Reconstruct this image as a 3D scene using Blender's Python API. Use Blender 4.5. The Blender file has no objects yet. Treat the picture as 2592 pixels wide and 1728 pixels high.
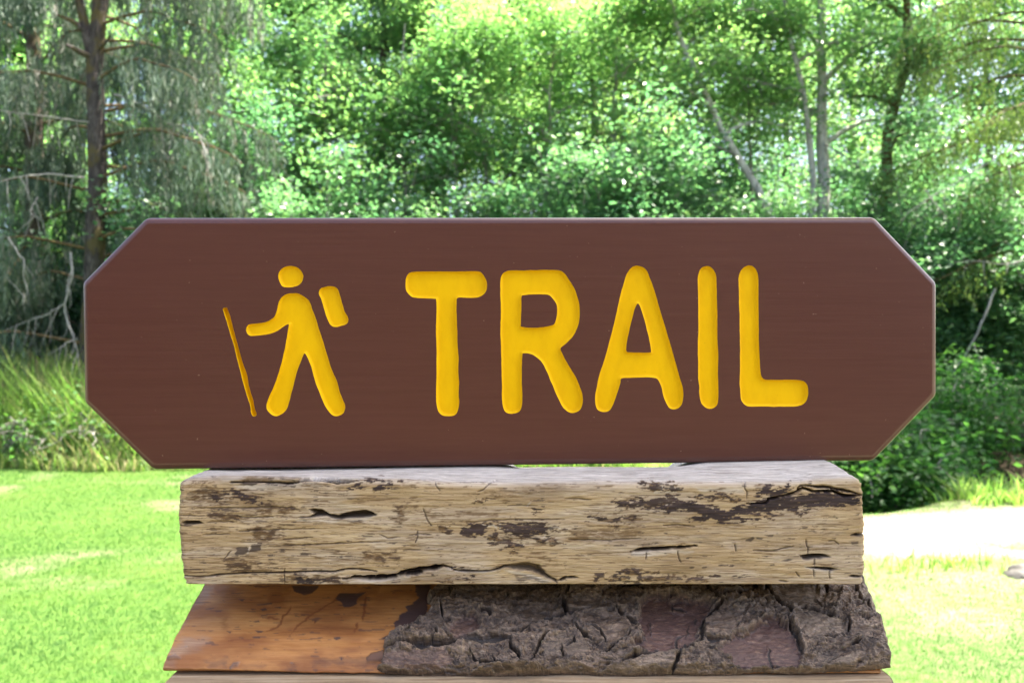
import bpy, math, random
import numpy as np
from mathutils import Vector
from mathutils.geometry import delaunay_2d_cdt

# ------------------------------------------------------------------ camera, sky, sun, exposure
S = bpy.context.scene
COL = S.collection
CAMZ = 1.5            # eye height
F = 1944.0            # focal length in photo pixels (27 mm equivalent)
cam_d = bpy.data.cameras.new('camera')
cam_d.lens = 27.0
cam_d.sensor_width = 36.0
cam_d.clip_start = 0.02
cam_d.clip_end = 3000
cam_d.dof.use_dof = True
cam_d.dof.focus_distance = 0.53
cam_d.dof.aperture_fstop = 12.0
cam = bpy.data.objects.new('camera', cam_d)
cam.location = (0, 0, CAMZ)
cam.rotation_euler = (math.radians(90), 0, 0)
COL.objects.link(cam)
S.camera = cam

SUN_EL, SUN_AZ = 61.0, 76.0        # degrees; azimuth clockwise from the view axis (+Y)
w = bpy.data.worlds.new('World')
S.world = w
w.use_nodes = True
nt = w.node_tree
sky = nt.nodes.new('ShaderNodeTexSky')
sky.sky_type = 'NISHITA'
sky.sun_disc = False
sky.sun_elevation = math.radians(SUN_EL)
sky.sun_rotation = math.radians(SUN_AZ)
sky.air_density = 0.65
sky.dust_density = 4.0
sky.ozone_density = 0.2
bg = nt.nodes['Background']
bg.inputs['Strength'].default_value = 0.12
nt.links.new(sky.outputs[0], bg.inputs[0])
sun_d = bpy.data.lights.new('sun', 'SUN')
sun_d.energy = 5.0
sun_d.angle = math.radians(0.53)
sun_d.color = (1.0, 0.93, 0.80)
sun = bpy.data.objects.new('sun', sun_d)
to_sun = Vector((math.sin(math.radians(SUN_AZ)) * math.cos(math.radians(SUN_EL)),
                 math.cos(math.radians(SUN_AZ)) * math.cos(math.radians(SUN_EL)),
                 math.sin(math.radians(SUN_EL))))
sun.rotation_euler = to_sun.to_track_quat('Z', 'Y').to_euler()
sun.location = (3, 20, 30)
COL.objects.link(sun)
vs = S.view_settings
vs.view_transform = 'Standard'
vs.look = 'None'
vs.exposure = 2.65
vs.gamma = 1.0
vs.use_curve_mapping = False
S.cycles.use_denoising = True
S.cycles.max_bounces = 8
S.cycles.diffuse_bounces = 4
S.cycles.glossy_bounces = 3
S.cycles.transmission_bounces = 4
S.cycles.transparent_max_bounces = 4
S.cycles.sample_clamp_indirect = 8.0

# ------------------------------------------------------------------ helpers
rng = np.random.default_rng(7)

def P3(px, py, d):
    """photo pixel at depth d -> world point"""
    return np.array([(px - 1296) / F * d, d, CAMZ - (py - 864) / F * d])

def hash2(ix, iy, seed):
    h = (ix.astype(np.int64) * 374761393 + iy.astype(np.int64) * 668265263 + seed * 1274126177) & 0xFFFFFFFF
    h = ((h ^ (h >> 13)) * 1274126177) & 0xFFFFFFFF
    h = (h ^ (h >> 16)) & 0xFFFFFF
    return h / float(0xFFFFFF)

def vnoise(x, y, seed=0):
    ix, iy = np.floor(x), np.floor(y)
    fx, fy = x - ix, y - iy
    fx, fy = fx * fx * (3 - 2 * fx), fy * fy * (3 - 2 * fy)
    a = hash2(ix, iy, seed); b = hash2(ix + 1, iy, seed)
    c = hash2(ix, iy + 1, seed); d = hash2(ix + 1, iy + 1, seed)
    return (a * (1 - fx) + b * fx) * (1 - fy) + (c * (1 - fx) + d * fx) * fy

def fbm(x, y, seed=0, oct=4, gain=0.5):
    s, a, t = 0.0, 1.0, 0.0
    for i in range(oct):
        s = s + a * vnoise(x, y, seed + i * 17)
        t += a; a *= gain; x = x * 2.03 + 11.3; y = y * 2.03 + 5.7
    return s / t

def sstep(a, b, x):
    t = np.clip((x - a) / (b - a), 0, 1)
    return t * t * (3 - 2 * t)

def seg_dist(px, py, pts, closed=False):
    """min distance to a polyline; returns (distance, parameter 0..1)"""
    pts = np.asarray(pts, float)
    if closed: pts = np.vstack([pts, pts[:1]])
    best = np.full(px.shape, 1e9); par = np.zeros(px.shape)
    n = len(pts) - 1
    for i in range(n):
        ax, ay = pts[i]; bx, by = pts[i + 1]
        dx, dy = bx - ax, by - ay
        t = np.clip(((px - ax) * dx + (py - ay) * dy) / (dx * dx + dy * dy + 1e-12), 0, 1)
        d = np.hypot(px - ax - t * dx, py - ay - t * dy)
        m = d < best
        best = np.where(m, d, best); par = np.where(m, (i + t) / n, par)
    return best, par

def inside(px, py, pts):
    pts = np.asarray(pts, float)
    r = np.zeros(px.shape, bool)
    j = len(pts) - 1
    for i in range(len(pts)):
        xi, yi = pts[i]; xj, yj = pts[j]
        if yi != yj:
            c = ((yi > py) != (yj > py)) & (px < (xj - xi) * (py - yi) / (yj - yi) + xi)
            r ^= c
        j = i
    return r

def sdf(px, py, loops):
    """positive inside (even-odd over loops)"""
    d = np.full(px.shape, 1e9); ins = np.zeros(px.shape, bool)
    for lp in loops:
        d = np.minimum(d, seg_dist(px, py, lp, True)[0])
        ins ^= inside(px, py, lp)
    return np.where(ins, d, -d)

def catmull(pts, sub=4):
    p = np.asarray(pts, float); n = len(p); out = []
    for i in range(n):
        a, b, c, d = p[i - 1], p[i], p[(i + 1) % n], p[(i + 2) % n]
        for k in range(sub):
            t = k / sub
            out.append(0.5 * ((2 * b) + (c - a) * t + (2 * a - 5 * b + 4 * c - d) * t * t + (3 * b - a - 3 * c + d) * t ** 3))
    return np.array(out)

def tag(o, label=None, cat=None, group=None, kind=None):
    if label: o['label'] = label
    if cat: o['category'] = cat
    if group: o['group'] = group
    if kind: o['kind'] = kind
    return o

def empty(name, loc, label, cat, group=None):
    o = bpy.data.objects.new(name, None)
    o.location = [float(c) for c in loc]
    o.empty_display_size = 0.1
    COL.objects.link(o)
    return tag(o, label, cat, group)

def mesh(name, verts, faces, mat, parent=None, smooth=True, attrs=None):
    """verts in world space; faces (n,3) or (n,4) array, or a list of arrays / lists"""
    verts = np.asarray(verts, np.float64)
    if isinstance(faces, np.ndarray): faces = [faces]
    loops, starts, pos = [], [], 0
    for f in faces:
        if isinstance(f, np.ndarray):
            if len(f) == 0: continue
            k = f.shape[1]
            loops.append(f.astype(np.int32).ravel())
            starts.append(pos + np.arange(len(f), dtype=np.int32) * k)
            pos += f.size
        else:
            loops.append(np.array(f, np.int32)); starts.append(np.array([pos], np.int32)); pos += len(f)
    loops = np.concatenate(loops); starts = np.concatenate(starts)
    if parent is not None:
        verts = verts - np.array(parent['_o'] if '_o' in parent else parent.location)
    me = bpy.data.meshes.new(name)
    me.vertices.add(len(verts)); me.vertices.foreach_set('co', verts.astype(np.float32).ravel())
    me.loops.add(len(loops)); me.loops.foreach_set('vertex_index', loops)
    me.polygons.add(len(starts)); me.polygons.foreach_set('loop_start', starts)
    me.update(calc_edges=True)
    me.polygons.foreach_set('use_smooth', np.full(len(starts), smooth, bool))
    for k, v in (attrs or {}).items():
        a = me.attributes.new(k, 'FLOAT', 'POINT'); a.data.foreach_set('value', np.asarray(v, np.float32).ravel())
    me.materials.append(mat)
    o = bpy.data.objects.new(name, me)
    COL.objects.link(o)
    if parent is not None: o.parent = parent
    return o

class MB:
    """collects geometry for one mesh"""
    def __init__(s): s.v, s.f, s.a, s.n = [], [], [], 0
    def add(s, v, f, a=0.5):
        v = np.asarray(v, float)
        s.v.append(v); s.f.append(np.asarray(f, np.int64) + s.n); s.n += len(v)
        s.a.append(np.full(len(v), a) if np.isscalar(a) else np.asarray(a, float))
    def tube(s, pts, rad, sides=6, a=0.5, wob=0.0):
        pts = np.asarray(pts, float); n = len(pts)
        rad = np.broadcast_to(np.asarray(rad, float), (n,))
        tan = np.gradient(pts, axis=0); tan /= np.linalg.norm(tan, axis=1)[:, None] + 1e-9
        ref = np.where(np.abs(tan[:, 2:3]) > 0.9, np.array([[1., 0, 0]]), np.array([[0, 0, 1.]]))
        u = np.cross(tan, ref); u /= np.linalg.norm(u, axis=1)[:, None] + 1e-9
        for i in range(1, n):
            if np.dot(u[i], u[i - 1]) < 0: u[i] = -u[i]
        v = np.cross(tan, u)
        th = np.arange(sides) * 2 * math.pi / sides
        r = rad[:, None] * np.ones(sides)
        if wob: r = r * (1 + wob * (rng.random((n, sides)) - 0.5))
        ring = pts[:, None, :] + r[:, :, None] * (np.cos(th)[None, :, None] * u[:, None, :] + np.sin(th)[None, :, None] * v[:, None, :])
        idx = np.arange(n * sides).reshape(n, sides)
        q = np.stack([idx[:-1], np.roll(idx, -1, 1)[:-1], np.roll(idx, -1, 1)[1:], idx[1:]], -1).reshape(-1, 4)
        s.add(ring.reshape(-1, 3), q, a)
    def build(s, name, mat, parent=None, smooth=True):
        by = {}
        for f in s.f: by.setdefault(f.shape[1], []).append(f)
        return mesh(name, np.concatenate(s.v), [np.concatenate(b) for b in by.values()], mat, parent, smooth,
                    {'rnd': np.concatenate(s.a)})

def grid_faces(nu, nv, off=0):
    i = np.arange(nu * nv).reshape(nu, nv) + off
    return np.stack([i[:-1, :-1], i[1:, :-1], i[1:, 1:], i[:-1, 1:]], -1).reshape(-1, 4)

# ------------------------------------------------------------------ materials
class NT:
    def __init__(s, name):
        s.m = bpy.data.materials.new(name); s.m.use_nodes = True
        s.t = s.m.node_tree; s.b = s.t.nodes['Principled BSDF']; s.out = s.t.nodes['Material Output']
    def n(s, ty, **kw):
        o = s.t.nodes.new('ShaderNode' + ty)
        for k, v in kw.items(): setattr(o, k, v)
        return o
    def l(s, a, b): s.t.links.new(a, b)
    def coord(s, scale=(1, 1, 1)):
        c = s.n('TexCoord'); m = s.n('Mapping'); m.inputs['Scale'].default_value = scale
        s.l(c.outputs['Object'], m.inputs[0]); return m.outputs[0]
    def noise(s, scale, detail=4, rough=0.55, vec=None, dist=0.0):
        o = s.n('TexNoise'); o.inputs['Scale'].default_value = scale
        o.inputs['Detail'].default_value = detail; o.inputs['Roughness'].default_value = rough
        o.inputs['Distortion'].default_value = dist
        s.l(vec if vec is not None else s.coord(), o.inputs['Vector']); return o.outputs['Fac']
    def ramp(s, fac, stops):
        r = s.n('ValToRGB'); e = r.color_ramp.elements
        while len(e) < len(stops): e.new(0.5)
        for i, (p, c) in enumerate(stops):
            e[i].position = p; e[i].color = (*c, 1) if len(c) == 3 else c
        s.l(fac, r.inputs[0]); return r.outputs[0]
    def attr(s, name):
        a = s.n('Attribute'); a.attribute_name = name; return a.outputs['Fac']
    def mix(s, fac, a, b, mode='MIX'):
        m = s.n('MixRGB', blend_type=mode)
        for k, v in ((0, fac), (1, a), (2, b)):
            if isinstance(v, (int, float)): m.inputs[k].default_value = v
            elif isinstance(v, tuple): m.inputs[k].default_value = (*v, 1)
            else: s.l(v, m.inputs[k])
        return m.outputs[0]
    def math(s, op, a, b=0.0):
        m = s.n('Math', operation=op)
        for k, v in ((0, a), (1, b)):
            if isinstance(v, (int, float)): m.inputs[k].default_value = v
            else: s.l(v, m.inputs[k])
        return m.outputs[0]
    def bump(s, h, strength, dist, normal=None):
        b = s.n('Bump'); b.inputs['Strength'].default_value = strength; b.inputs['Distance'].default_value = dist
        s.l(h, b.inputs['Height'])
        if normal is not None: s.l(normal, b.inputs['Normal'])
        return b.outputs[0]
    def set(s, col=None, rough=None, normal=None, spec=None):
        if col is not None:
            if isinstance(col, tuple): s.b.inputs['Base Color'].default_value = (*col, 1)
            else: s.l(col, s.b.inputs['Base Color'])
        if rough is not None:
            if isinstance(rough, (int, float)): s.b.inputs['Roughness'].default_value = rough
            else: s.l(rough, s.b.inputs['Roughness'])
        if normal is not None: s.l(normal, s.b.inputs['Normal'])
        if spec is not None: s.b.inputs['Specular IOR Level'].default_value = spec
        return s.m

def leaf_mat(name, stops, trans, fac=0.45, rough=0.40, spec=1.0):
    t = NT(name)
    col = t.ramp(t.attr('rnd'), stops)
    t.set(col, rough, spec=spec)
    t.b.inputs['Specular IOR Level'].default_value = spec
    tr = t.n('BsdfTranslucent')
    t.l(t.mix(1.0, t.ramp(t.attr('rnd'), trans), (1, 1, 1), 'MULTIPLY'), tr.inputs[0])
    mx = t.n('MixShader'); mx.inputs[0].default_value = fac
    t.l(t.b.outputs[0], mx.inputs[1]); t.l(tr.outputs[0], mx.inputs[2])
    t.l(mx.outputs[0], t.out.inputs[0])
    return t.m

def make_materials():
    M = {}
    # brown sign paint
    t = NT('brown_paint')
    gr = t.noise(60, 5, 0.6, t.coord((0.25, 1, 6)))
    fine = t.noise(2200, 2, 0.5)
    big = t.noise(9, 3, 0.5, t.coord((0.5, 1, 1.5)))
    col = t.mix(t.math('MULTIPLY', big, 0.5), (0.083, 0.0215, 0.0120), (0.095, 0.030, 0.018))
    col = t.mix(0.33, col, t.ramp(gr, [(0.3, (0.072, 0.019, 0.010)), (0.7, (0.105, 0.034, 0.020))]))
    spk = t.ramp(t.noise(420, 1, 0.3), [(0.80, (0, 0, 0)), (0.83, (1, 1, 1))])
    col = t.mix(t.math('MULTIPLY', spk, 0.5), col, (0.28, 0.17, 0.13))
    nb = t.bump(gr, 0.25, 0.0006); nb = t.bump(fine, 0.25, 0.0001, nb)
    M['paint'] = t.set(col, t.math('ADD', t.math('MULTIPLY', gr, 0.12), 0.42), nb, 0.3)
    t.b.inputs['Coat Weight'].default_value = 0.7; t.b.inputs['Coat Roughness'].default_value = 0.16
    # yellow paint
    t = NT('yellow_paint')
    br = t.noise(120, 4, 0.6, t.coord((1.0, 1, 0.45)))
    col = t.ramp(br, [(0.3, (0.77, 0.435, 0.000)), (0.55, (0.82, 0.48, 0.000)), (0.8, (0.85, 0.50, 0.000))])
    dots = t.ramp(t.noise(700, 1, 0.3), [(0.80, (0, 0, 0)), (0.84, (1, 1, 1))])
    col = t.mix(t.math('MULTIPLY', dots, 0.35), col, (0.35, 0.17, 0.01))
    M['yellow'] = t.set(col, 0.55, t.bump(br, 0.2, 0.0004), 0.12)
    # weathered timber: attributes dark, brown, pale, grey
    t = NT('weathered_wood')
    g1 = t.noise(40, 6, 0.62, t.coord((0.35, 4, 7)), 0.4)
    g2 = t.noise(55, 5, 0.7, t.coord((0.6, 10, 22)))
    base = t.ramp(g1, [(0.28, (0.255, 0.165, 0.076)), (0.5, (0.43, 0.305, 0.155)), (0.72, (0.55, 0.42, 0.24))])
    base = t.mix(0.20, base, t.ramp(g2, [(0.3, (0.18, 0.11, 0.05)), (0.62, (0.52, 0.40, 0.26))]))
    gy = t.ramp(g2, [(0.34, (0.30, 0.265, 0.23)), (0.5, (0.52, 0.48, 0.43)), (0.66, (0.72, 0.67, 0.60))])
    base = t.mix(t.attr('grey'), base, gy)
    base = t.mix(t.attr('pale'), base, (0.55, 0.49, 0.40))
    base = t.mix(t.attr('brown'), base, t.ramp(g2, [(0.3, (0.070, 0.036, 0.014)), (0.7, (0.19, 0.11, 0.045))]))
    base = t.mix(t.attr('dark'), base, t.ramp(t.noise(160, 5, 0.65, t.coord((0.4, 2, 2))), [(0.3, (0.020, 0.014, 0.013)), (0.55, (0.045, 0.030, 0.027)), (0.72, (0.10, 0.065, 0.05))]))
    nb = t.bump(g2, 0.3, 0.0008); nb = t.bump(t.noise(900, 3, 0.6), 0.3, 0.0004, nb)
    M['wood'] = t.set(base, 0.78, nb, 0.25)
    # fresh inner wood of the slab: attributes dark (purple-brown stain), brown (rust), pale
    t = NT('orange_sapwood')
    g1 = t.noise(26, 5, 0.6, t.coord((0.6, 3, 3)), 0.5)
    g2 = t.noise(60, 5, 0.7, t.coord((0.5, 9, 9)))
    base = t.ramp(g1, [(0.28, (0.21, 0.072, 0.016)), (0.48, (0.40, 0.160, 0.038)), (0.72, (0.52, 0.245, 0.070))])
    base = t.mix(0.28, base, t.ramp(g2, [(0.3, (0.11, 0.04, 0.014)), (0.7, (0.52, 0.29, 0.12))]))
    base = t.mix(t.attr('grey'), base, t.ramp(g2, [(0.3, (0.15, 0.10, 0.075)), (0.7, (0.36, 0.28, 0.21))]))
    base = t.mix(t.attr('brown'), base, (0.16, 0.045, 0.012))
    base = t.mix(t.attr('dark'), base, (0.050, 0.032, 0.034))
    nb = t.bump(g2, 0.35, 0.0008)
    M['sap'] = t.set(base, 0.55, nb, 0.35)
    # bark: attributes crack, scar, pale
    t = NT('pine_bark')
    g1 = t.noise(120, 6, 0.70, t.coord((0.36, 1.25, 1.25)), 0.9)
    g2 = t.noise(420, 5, 0.65, t.coord((0.42, 1.3, 1.3)))
    base = t.ramp(g1, [(0.33, (0.030, 0.019, 0.013)), (0.46, (0.100, 0.066, 0.043)), (0.57, (0.190, 0.130, 0.088)), (0.70, (0.44, 0.33, 0.23))])
    base = t.mix(0.28, base, t.ramp(g2, [(0.36, (0.018, 0.011, 0.008)), (0.52, (0.115, 0.072, 0.045)), (0.68, (0.44, 0.30, 0.16))]))
    sc = t.ramp(g2, [(0.33, (0.055, 0.027, 0.022)), (0.55, (0.118, 0.060, 0.047)), (0.73, (0.24, 0.14, 0.085))])
    base = t.mix(t.math('MULTIPLY', t.attr('scar'), 0.92), base, sc)
    base = t.mix(t.attr('pale'), base, t.ramp(g2, [(0.3, (0.11, 0.080, 0.058)), (0.7, (0.36, 0.28, 0.20))]))
    base = t.mix(t.math('MULTIPLY', t.attr('crack'), 0.92), base, (0.014, 0.010, 0.008))
    vor = t.n('TexVoronoi', feature='DISTANCE_TO_EDGE'); vor.inputs['Scale'].default_value = 210
    mp = t.n('Mapping'); mp.inputs['Scale'].default_value = (0.5, 1.2, 1.2)
    wv = t.n('TexNoise'); wv.inputs['Scale'].default_value = 90; wv.inputs['Detail'].default_value = 3
    tc = t.n('TexCoord'); t.l(tc.outputs['Object'], wv.inputs['Vector'])
    ad = t.n('VectorMath', operation='MULTIPLY_ADD'); t.l(wv.outputs['Color'], ad.inputs[0]); ad.inputs[1].default_value = (0.008, 0.008, 0.008); t.l(tc.outputs['Object'], ad.inputs[2])
    t.l(ad.outputs[0], mp.inputs[0]); t.l(mp.outputs[0], vor.inputs['Vector'])
    ve = t.ramp(vor.outputs['Distance'], [(0.0, (0, 0, 0)), (0.07, (1, 1, 1))])
    keepv = t.math('SUBTRACT', 1.0, t.math('MULTIPLY', t.attr('scar'), 0.8))
    base = t.mix(t.math('MULTIPLY', t.math('MULTIPLY', t.math('SUBTRACT', 1.0, ve), keepv), 0.35), base, (0.02, 0.014, 0.011))
    nb = t.bump(g1, 0.6, 0.0018); nb = t.bump(ve, 0.3, 0.0006, nb); nb = t.bump(g2, 0.7, 0.0008, nb)
    M['bark'] = t.set(base, 0.52, nb, 0.5)
    # plank below
    t = NT('grey_plank')
    g2 = t.noise(40, 6, 0.65, t.coord((0.35, 9, 9)), 0.3)
    base = t.ramp(g2, [(0.28, (0.13, 0.09, 0.055)), (0.5, (0.31, 0.22, 0.13)), (0.72, (0.46, 0.37, 0.26))])
    M['plank'] = t.set(base, 0.8, t.bump(g2, 0.5, 0.0012), 0.25)
    # trunks
    def trunk(name, a, b, c, sc=9, moss=None):
        t = NT(name)
        g = t.noise(sc, 6, 0.65, t.coord((3, 3, 0.8)), 0.6)
        col = t.ramp(g, [(0.3, a), (0.5, b), (0.7, c)])
        if moss:
            col = t.mix(t.ramp(t.noise(3.0, 4, 0.6), [(0.5, (0, 0, 0)), (0.6, (0.8, 0.8, 0.8))]), col, moss)
        return t.set(col, 0.85, t.bump(g, 0.6, 0.03), 0.2)
    M['dark_trunk'] = trunk('dark_trunk', (0.03, 0.024, 0.02), (0.07, 0.055, 0.045), (0.13, 0.11, 0.095), 9, (0.09, 0.085, 0.025))
    M['spruce_trunk'] = trunk('spruce_trunk', (0.018, 0.015, 0.014), (0.045, 0.038, 0.036), (0.10, 0.088, 0.085), 8, (0.075, 0.06, 0.02))
    M['pale_trunk'] = trunk('pale_trunk', (0.16, 0.155, 0.145), (0.40, 0.39, 0.37), (0.60, 0.59, 0.57), 7)
    M['ivy_trunk'] = trunk('ivy_trunk', (0.03, 0.02, 0.012), (0.10, 0.06, 0.03), (0.17, 0.11, 0.06), 8, (0.05, 0.07, 0.02))
    M['twig'] = trunk('twig', (0.14, 0.12, 0.10), (0.28, 0.26, 0.235), (0.40, 0.38, 0.36), 12)
    M['lichen_twig'] = trunk('lichen_twig', (0.11, 0.105, 0.10), (0.22, 0.215, 0.21), (0.36, 0.355, 0.35), 14)
    M['moss_limb'] = trunk('moss_limb', (0.04, 0.03, 0.02), (0.085, 0.06, 0.03), (0.17, 0.13, 0.05), 10)
    # foliage
    G = [(0.0, (0.050, 0.11, 0.062)), (0.5, (0.080, 0.155, 0.080)), (1.0, (0.12, 0.195, 0.085))]
    T = [(0.0, (0.15, 0.42, 0.13)), (0.5, (0.26, 0.57, 0.15)), (1.0, (0.44, 0.72, 0.17))]
    M['alder'] = leaf_mat('alder_leaves', G, T, 0.45)
    M['shrub'] = leaf_mat('shrub_leaves', [(0, (0.048, 0.108, 0.070)), (0.5, (0.080, 0.150, 0.095)), (1, (0.12, 0.19, 0.10))],
                          [(0, (0.12, 0.36, 0.14)), (0.5, (0.20, 0.48, 0.16)), (1, (0.34, 0.60, 0.17))], 0.45, 0.40, 1.0)
    M['far'] = leaf_mat('far_leaves', G, [(0, (0.20, 0.50, 0.15)), (0.5, (0.34, 0.66, 0.18)), (1, (0.52, 0.80, 0.21))], 0.5)
    M['needle'] = leaf_mat('spruce_needles', [(0, (0.036, 0.072, 0.052)), (0.45, (0.066, 0.108, 0.076)), (0.75, (0.115, 0.145, 0.11)), (1, (0.25, 0.24, 0.215))],
                           [(0, (0.05, 0.12, 0.04)), (0.6, (0.12, 0.18, 0.07)), (1, (0.22, 0.20, 0.14))], 0.28, 0.55, 0.3)
    M['hemlock'] = leaf_mat('hemlock_needles', [(0, (0.035, 0.075, 0.03)), (0.5, (0.07, 0.125, 0.04)), (1, (0.14, 0.18, 0.07))],
                            [(0, (0.10, 0.26, 0.04)), (1, (0.30, 0.42, 0.08))], 0.34, 0.5, 0.35)
    M['tall_grass'] = leaf_mat('tall_grass_blades', [(0, (0.075, 0.15, 0.04)), (0.5, (0.13, 0.21, 0.065)), (0.85, (0.22, 0.25, 0.11)), (1, (0.40, 0.34, 0.20))],
                               [(0, (0.18, 0.44, 0.05)), (0.6, (0.32, 0.54, 0.09)), (1, (0.5, 0.44, 0.2))], 0.5, 0.5, 0.3)
    M['lawn_blade'] = leaf_mat('lawn_blades', [(0, (0.022, 0.075, 0.016)), (0.3, (0.040, 0.110, 0.020)), (0.55, (0.080, 0.155, 0.028)), (0.8, (0.17, 0.21, 0.06)), (1, (0.42, 0.36, 0.21))],
                               [(0, (0.065, 0.20, 0.04)), (0.3, (0.105, 0.27, 0.05)), (0.55, (0.18, 0.33, 0.06)), (1, (0.42, 0.40, 0.2))], 0.6, 0.55, 0.25)
    M['fern'] = leaf_mat('fern_fronds', [(0, (0.035, 0.10, 0.03)), (0.5, (0.055, 0.14, 0.04)), (1, (0.10, 0.19, 0.05))],
                         [(0, (0.08, 0.30, 0.05)), (1, (0.22, 0.48, 0.07))], 0.4, 0.45, 0.35)
    # ground: attributes dry (0 lawn .. 1 bare), soil (forest floor)
    t = NT('ground')
    g = t.noise(14, 6, 0.65); g2 = t.noise(2.1, 4, 0.6)
    grass = t.ramp(g, [(0.3, (0.032, 0.075, 0.016)), (0.7, (0.08, 0.14, 0.028))])
    dry = t.ramp(g, [(0.3, (0.13, 0.11, 0.075)), (0.6, (0.27, 0.235, 0.18)), (0.75, (0.36, 0.32, 0.26))])
    soil = t.ramp(g, [(0.3, (0.018, 0.015, 0.010)), (0.55, (0.045, 0.034, 0.022)), (0.8, (0.05, 0.07, 0.025))])
    col = t.mix(t.attr('dry'), grass, dry)
    col = t.mix(t.attr('soil'), col, soil)
    M['ground'] = t.set(col, 0.95, t.bump(g, 0.6, 0.03), 0.1)
    t = NT('stone')
    g = t.noise(11, 6, 0.6)
    M['stone'] = t.set(t.ramp(g, [(0.3, (0.03, 0.028, 0.025)), (0.55, (0.085, 0.08, 0.075)), (0.75, (0.17, 0.165, 0.155))]), 0.8, t.bump(g, 0.6, 0.02), 0.3)
    t = NT('creek_stone')
    g = t.noise(16, 6, 0.6)
    M['creek_stone'] = t.set(t.ramp(g, [(0.3, (0.02, 0.022, 0.025)), (0.6, (0.07, 0.075, 0.085)), (0.8, (0.16, 0.17, 0.19))]), 0.35, t.bump(g, 0.5, 0.02), 0.5)
    t = NT('water')
    g = t.noise(9, 3, 0.5)
    M['water'] = t.set((0.012, 0.016, 0.014), 0.08, t.bump(g, 0.25, 0.03), 0.5)
    t = NT('mossy_log')
    g = t.noise(9, 6, 0.65, t.coord((0.6, 2, 2)))
    M['log'] = t.set(t.ramp(g, [(0.3, (0.02, 0.017, 0.014)), (0.52, (0.075, 0.066, 0.06)), (0.66, (0.05, 0.065, 0.022)), (0.8, (0.16, 0.15, 0.15))]), 0.8, t.bump(g, 0.6, 0.03), 0.3)
    return M
M = make_materials()

# ------------------------------------------------------------------ ground
def gravel_mask(x, y):
    n = fbm(x * 1.1, y * 1.6, 5, 4)
    ax = sstep(1.2, 2.4, x + 0.6 * (n - 0.5))
    far = 1 - sstep(6.45, 6.75, y + 0.5 * (n - 0.5) - 0.12 * (x - 3))
    near = sstep(4.85, 5.55, y + 2.6 * (n - 0.5) + 0.8 * (fbm(x * 5, y * 5, 51, 3) - 0.5))
    return ax * far * near

def dry_mask(x, y):
    n = fbm(x * 0.9 + 3, y * 1.7, 21, 4)
    n2 = fbm(x * 3.1, y * 4.6, 33, 3)
    left = 0.42 * sstep(0.52, 0.70, n) * sstep(0.38, 0.66, n2)
    right = sstep(0.6, 2.2, x) * (0.20 + 0.34 * sstep(0.46, 0.64, n) * (0.4 + 0.6 * sstep(0.4, 0.6, n2)))
    bounce_yard = 0.7 - 0.7 * sstep(0.2, 1.6, y + 0.5 * (n - 0.5))      # unseen pale ground added round the photographer to bounce warm light
    return np.clip(np.maximum(np.maximum(np.maximum(left, right), gravel_mask(x, y)), bounce_yard), 0, 1)

def lawn_edge(x):
    # depth at which the mown lawn ends
    e = 9.05 + 0.15 * np.sin(x * 1.7)
    e = e + (6.75 - 9.05) * sstep(0.2, 2.4, x) + 0.12 * np.maximum(x - 3, 0)
    return e + 0.25 * (fbm(x * 2.2, x * 0 + 2.0, 9, 3) - 0.5)

def ground_z(x, y):
    z = 0.05 * (fbm(x * 0.5, y * 0.5, 3, 3) - 0.5) + 0.02 * (fbm(x * 2.5, y * 2.5, 4, 2) - 0.5)
    e = lawn_edge(x)
    past = np.maximum(y - e, 0)
    right = sstep(0.8, 2.4, x)
    ditch = right * (-0.55 * sstep(0.05, 0.9, past) * (1 - sstep(2.2, 3.6, past)) )
    rise = 0.07 * np.maximum(y - 11.0, 0) * (1 - sstep(35, 60, y)) + 1.68 * sstep(35, 60, y)
    hump = 0.04 * sstep(-0.9, 0.0, y - e) * right * (1 - sstep(0.0, 0.5, past)) * sstep(3.2, 4.4, x)
    z = z + ditch + rise + hump
    z = z + past.clip(0, 1) * 0.18 * (fbm(x * 1.3, y * 1.3, 8, 4) - 0.5)
    return z

def build_ground():
    xs = np.concatenate([[-900, -300, -120, -60, -35, -24, -18], np.arange(-14, 14.01, 0.14), [18, 24, 35, 60, 120, 300, 900]])
    ys = np.concatenate([[-900, -300, -100, -40, -15, -6, -2, 0], np.arange(1, 19.01, 0.12), [21, 24, 30, 40, 60, 100, 250, 600, 1500]])
    X, Y = np.meshgrid(xs, ys, indexing='ij')
    Z = ground_z(X, Y)
    soil = sstep(-0.15, 0.35, Y - lawn_edge(X) + 0.5 * (fbm(X * 2, Y * 2, 12, 3) - 0.5))
    o = mesh('ground', np.stack([X, Y, Z], -1).reshape(-1, 3), grid_faces(len(xs), len(ys)), M['ground'], None, True,
             {'dry': dry_mask(X, Y).ravel(), 'soil': soil.ravel()})
    tag(o, 'sunlit mown lawn with dry patches running to the wood', kind='structure')
    # creek water in the ditch
    cx = np.linspace(2.0, 9, 30)
    vv, n = [], 4
    for i, x in enumerate(cx):
        e = lawn_edge(np.array(x))
        for k in range(n): vv.append((x, e + 1.0 + 1.3 * k / (n - 1), -0.42))
    o = mesh('creek', np.array(vv), grid_faces(len(cx), n), M['water'])
    tag(o, 'dark shaded creek water behind the pale ground', kind='structure')
build_ground()

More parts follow.
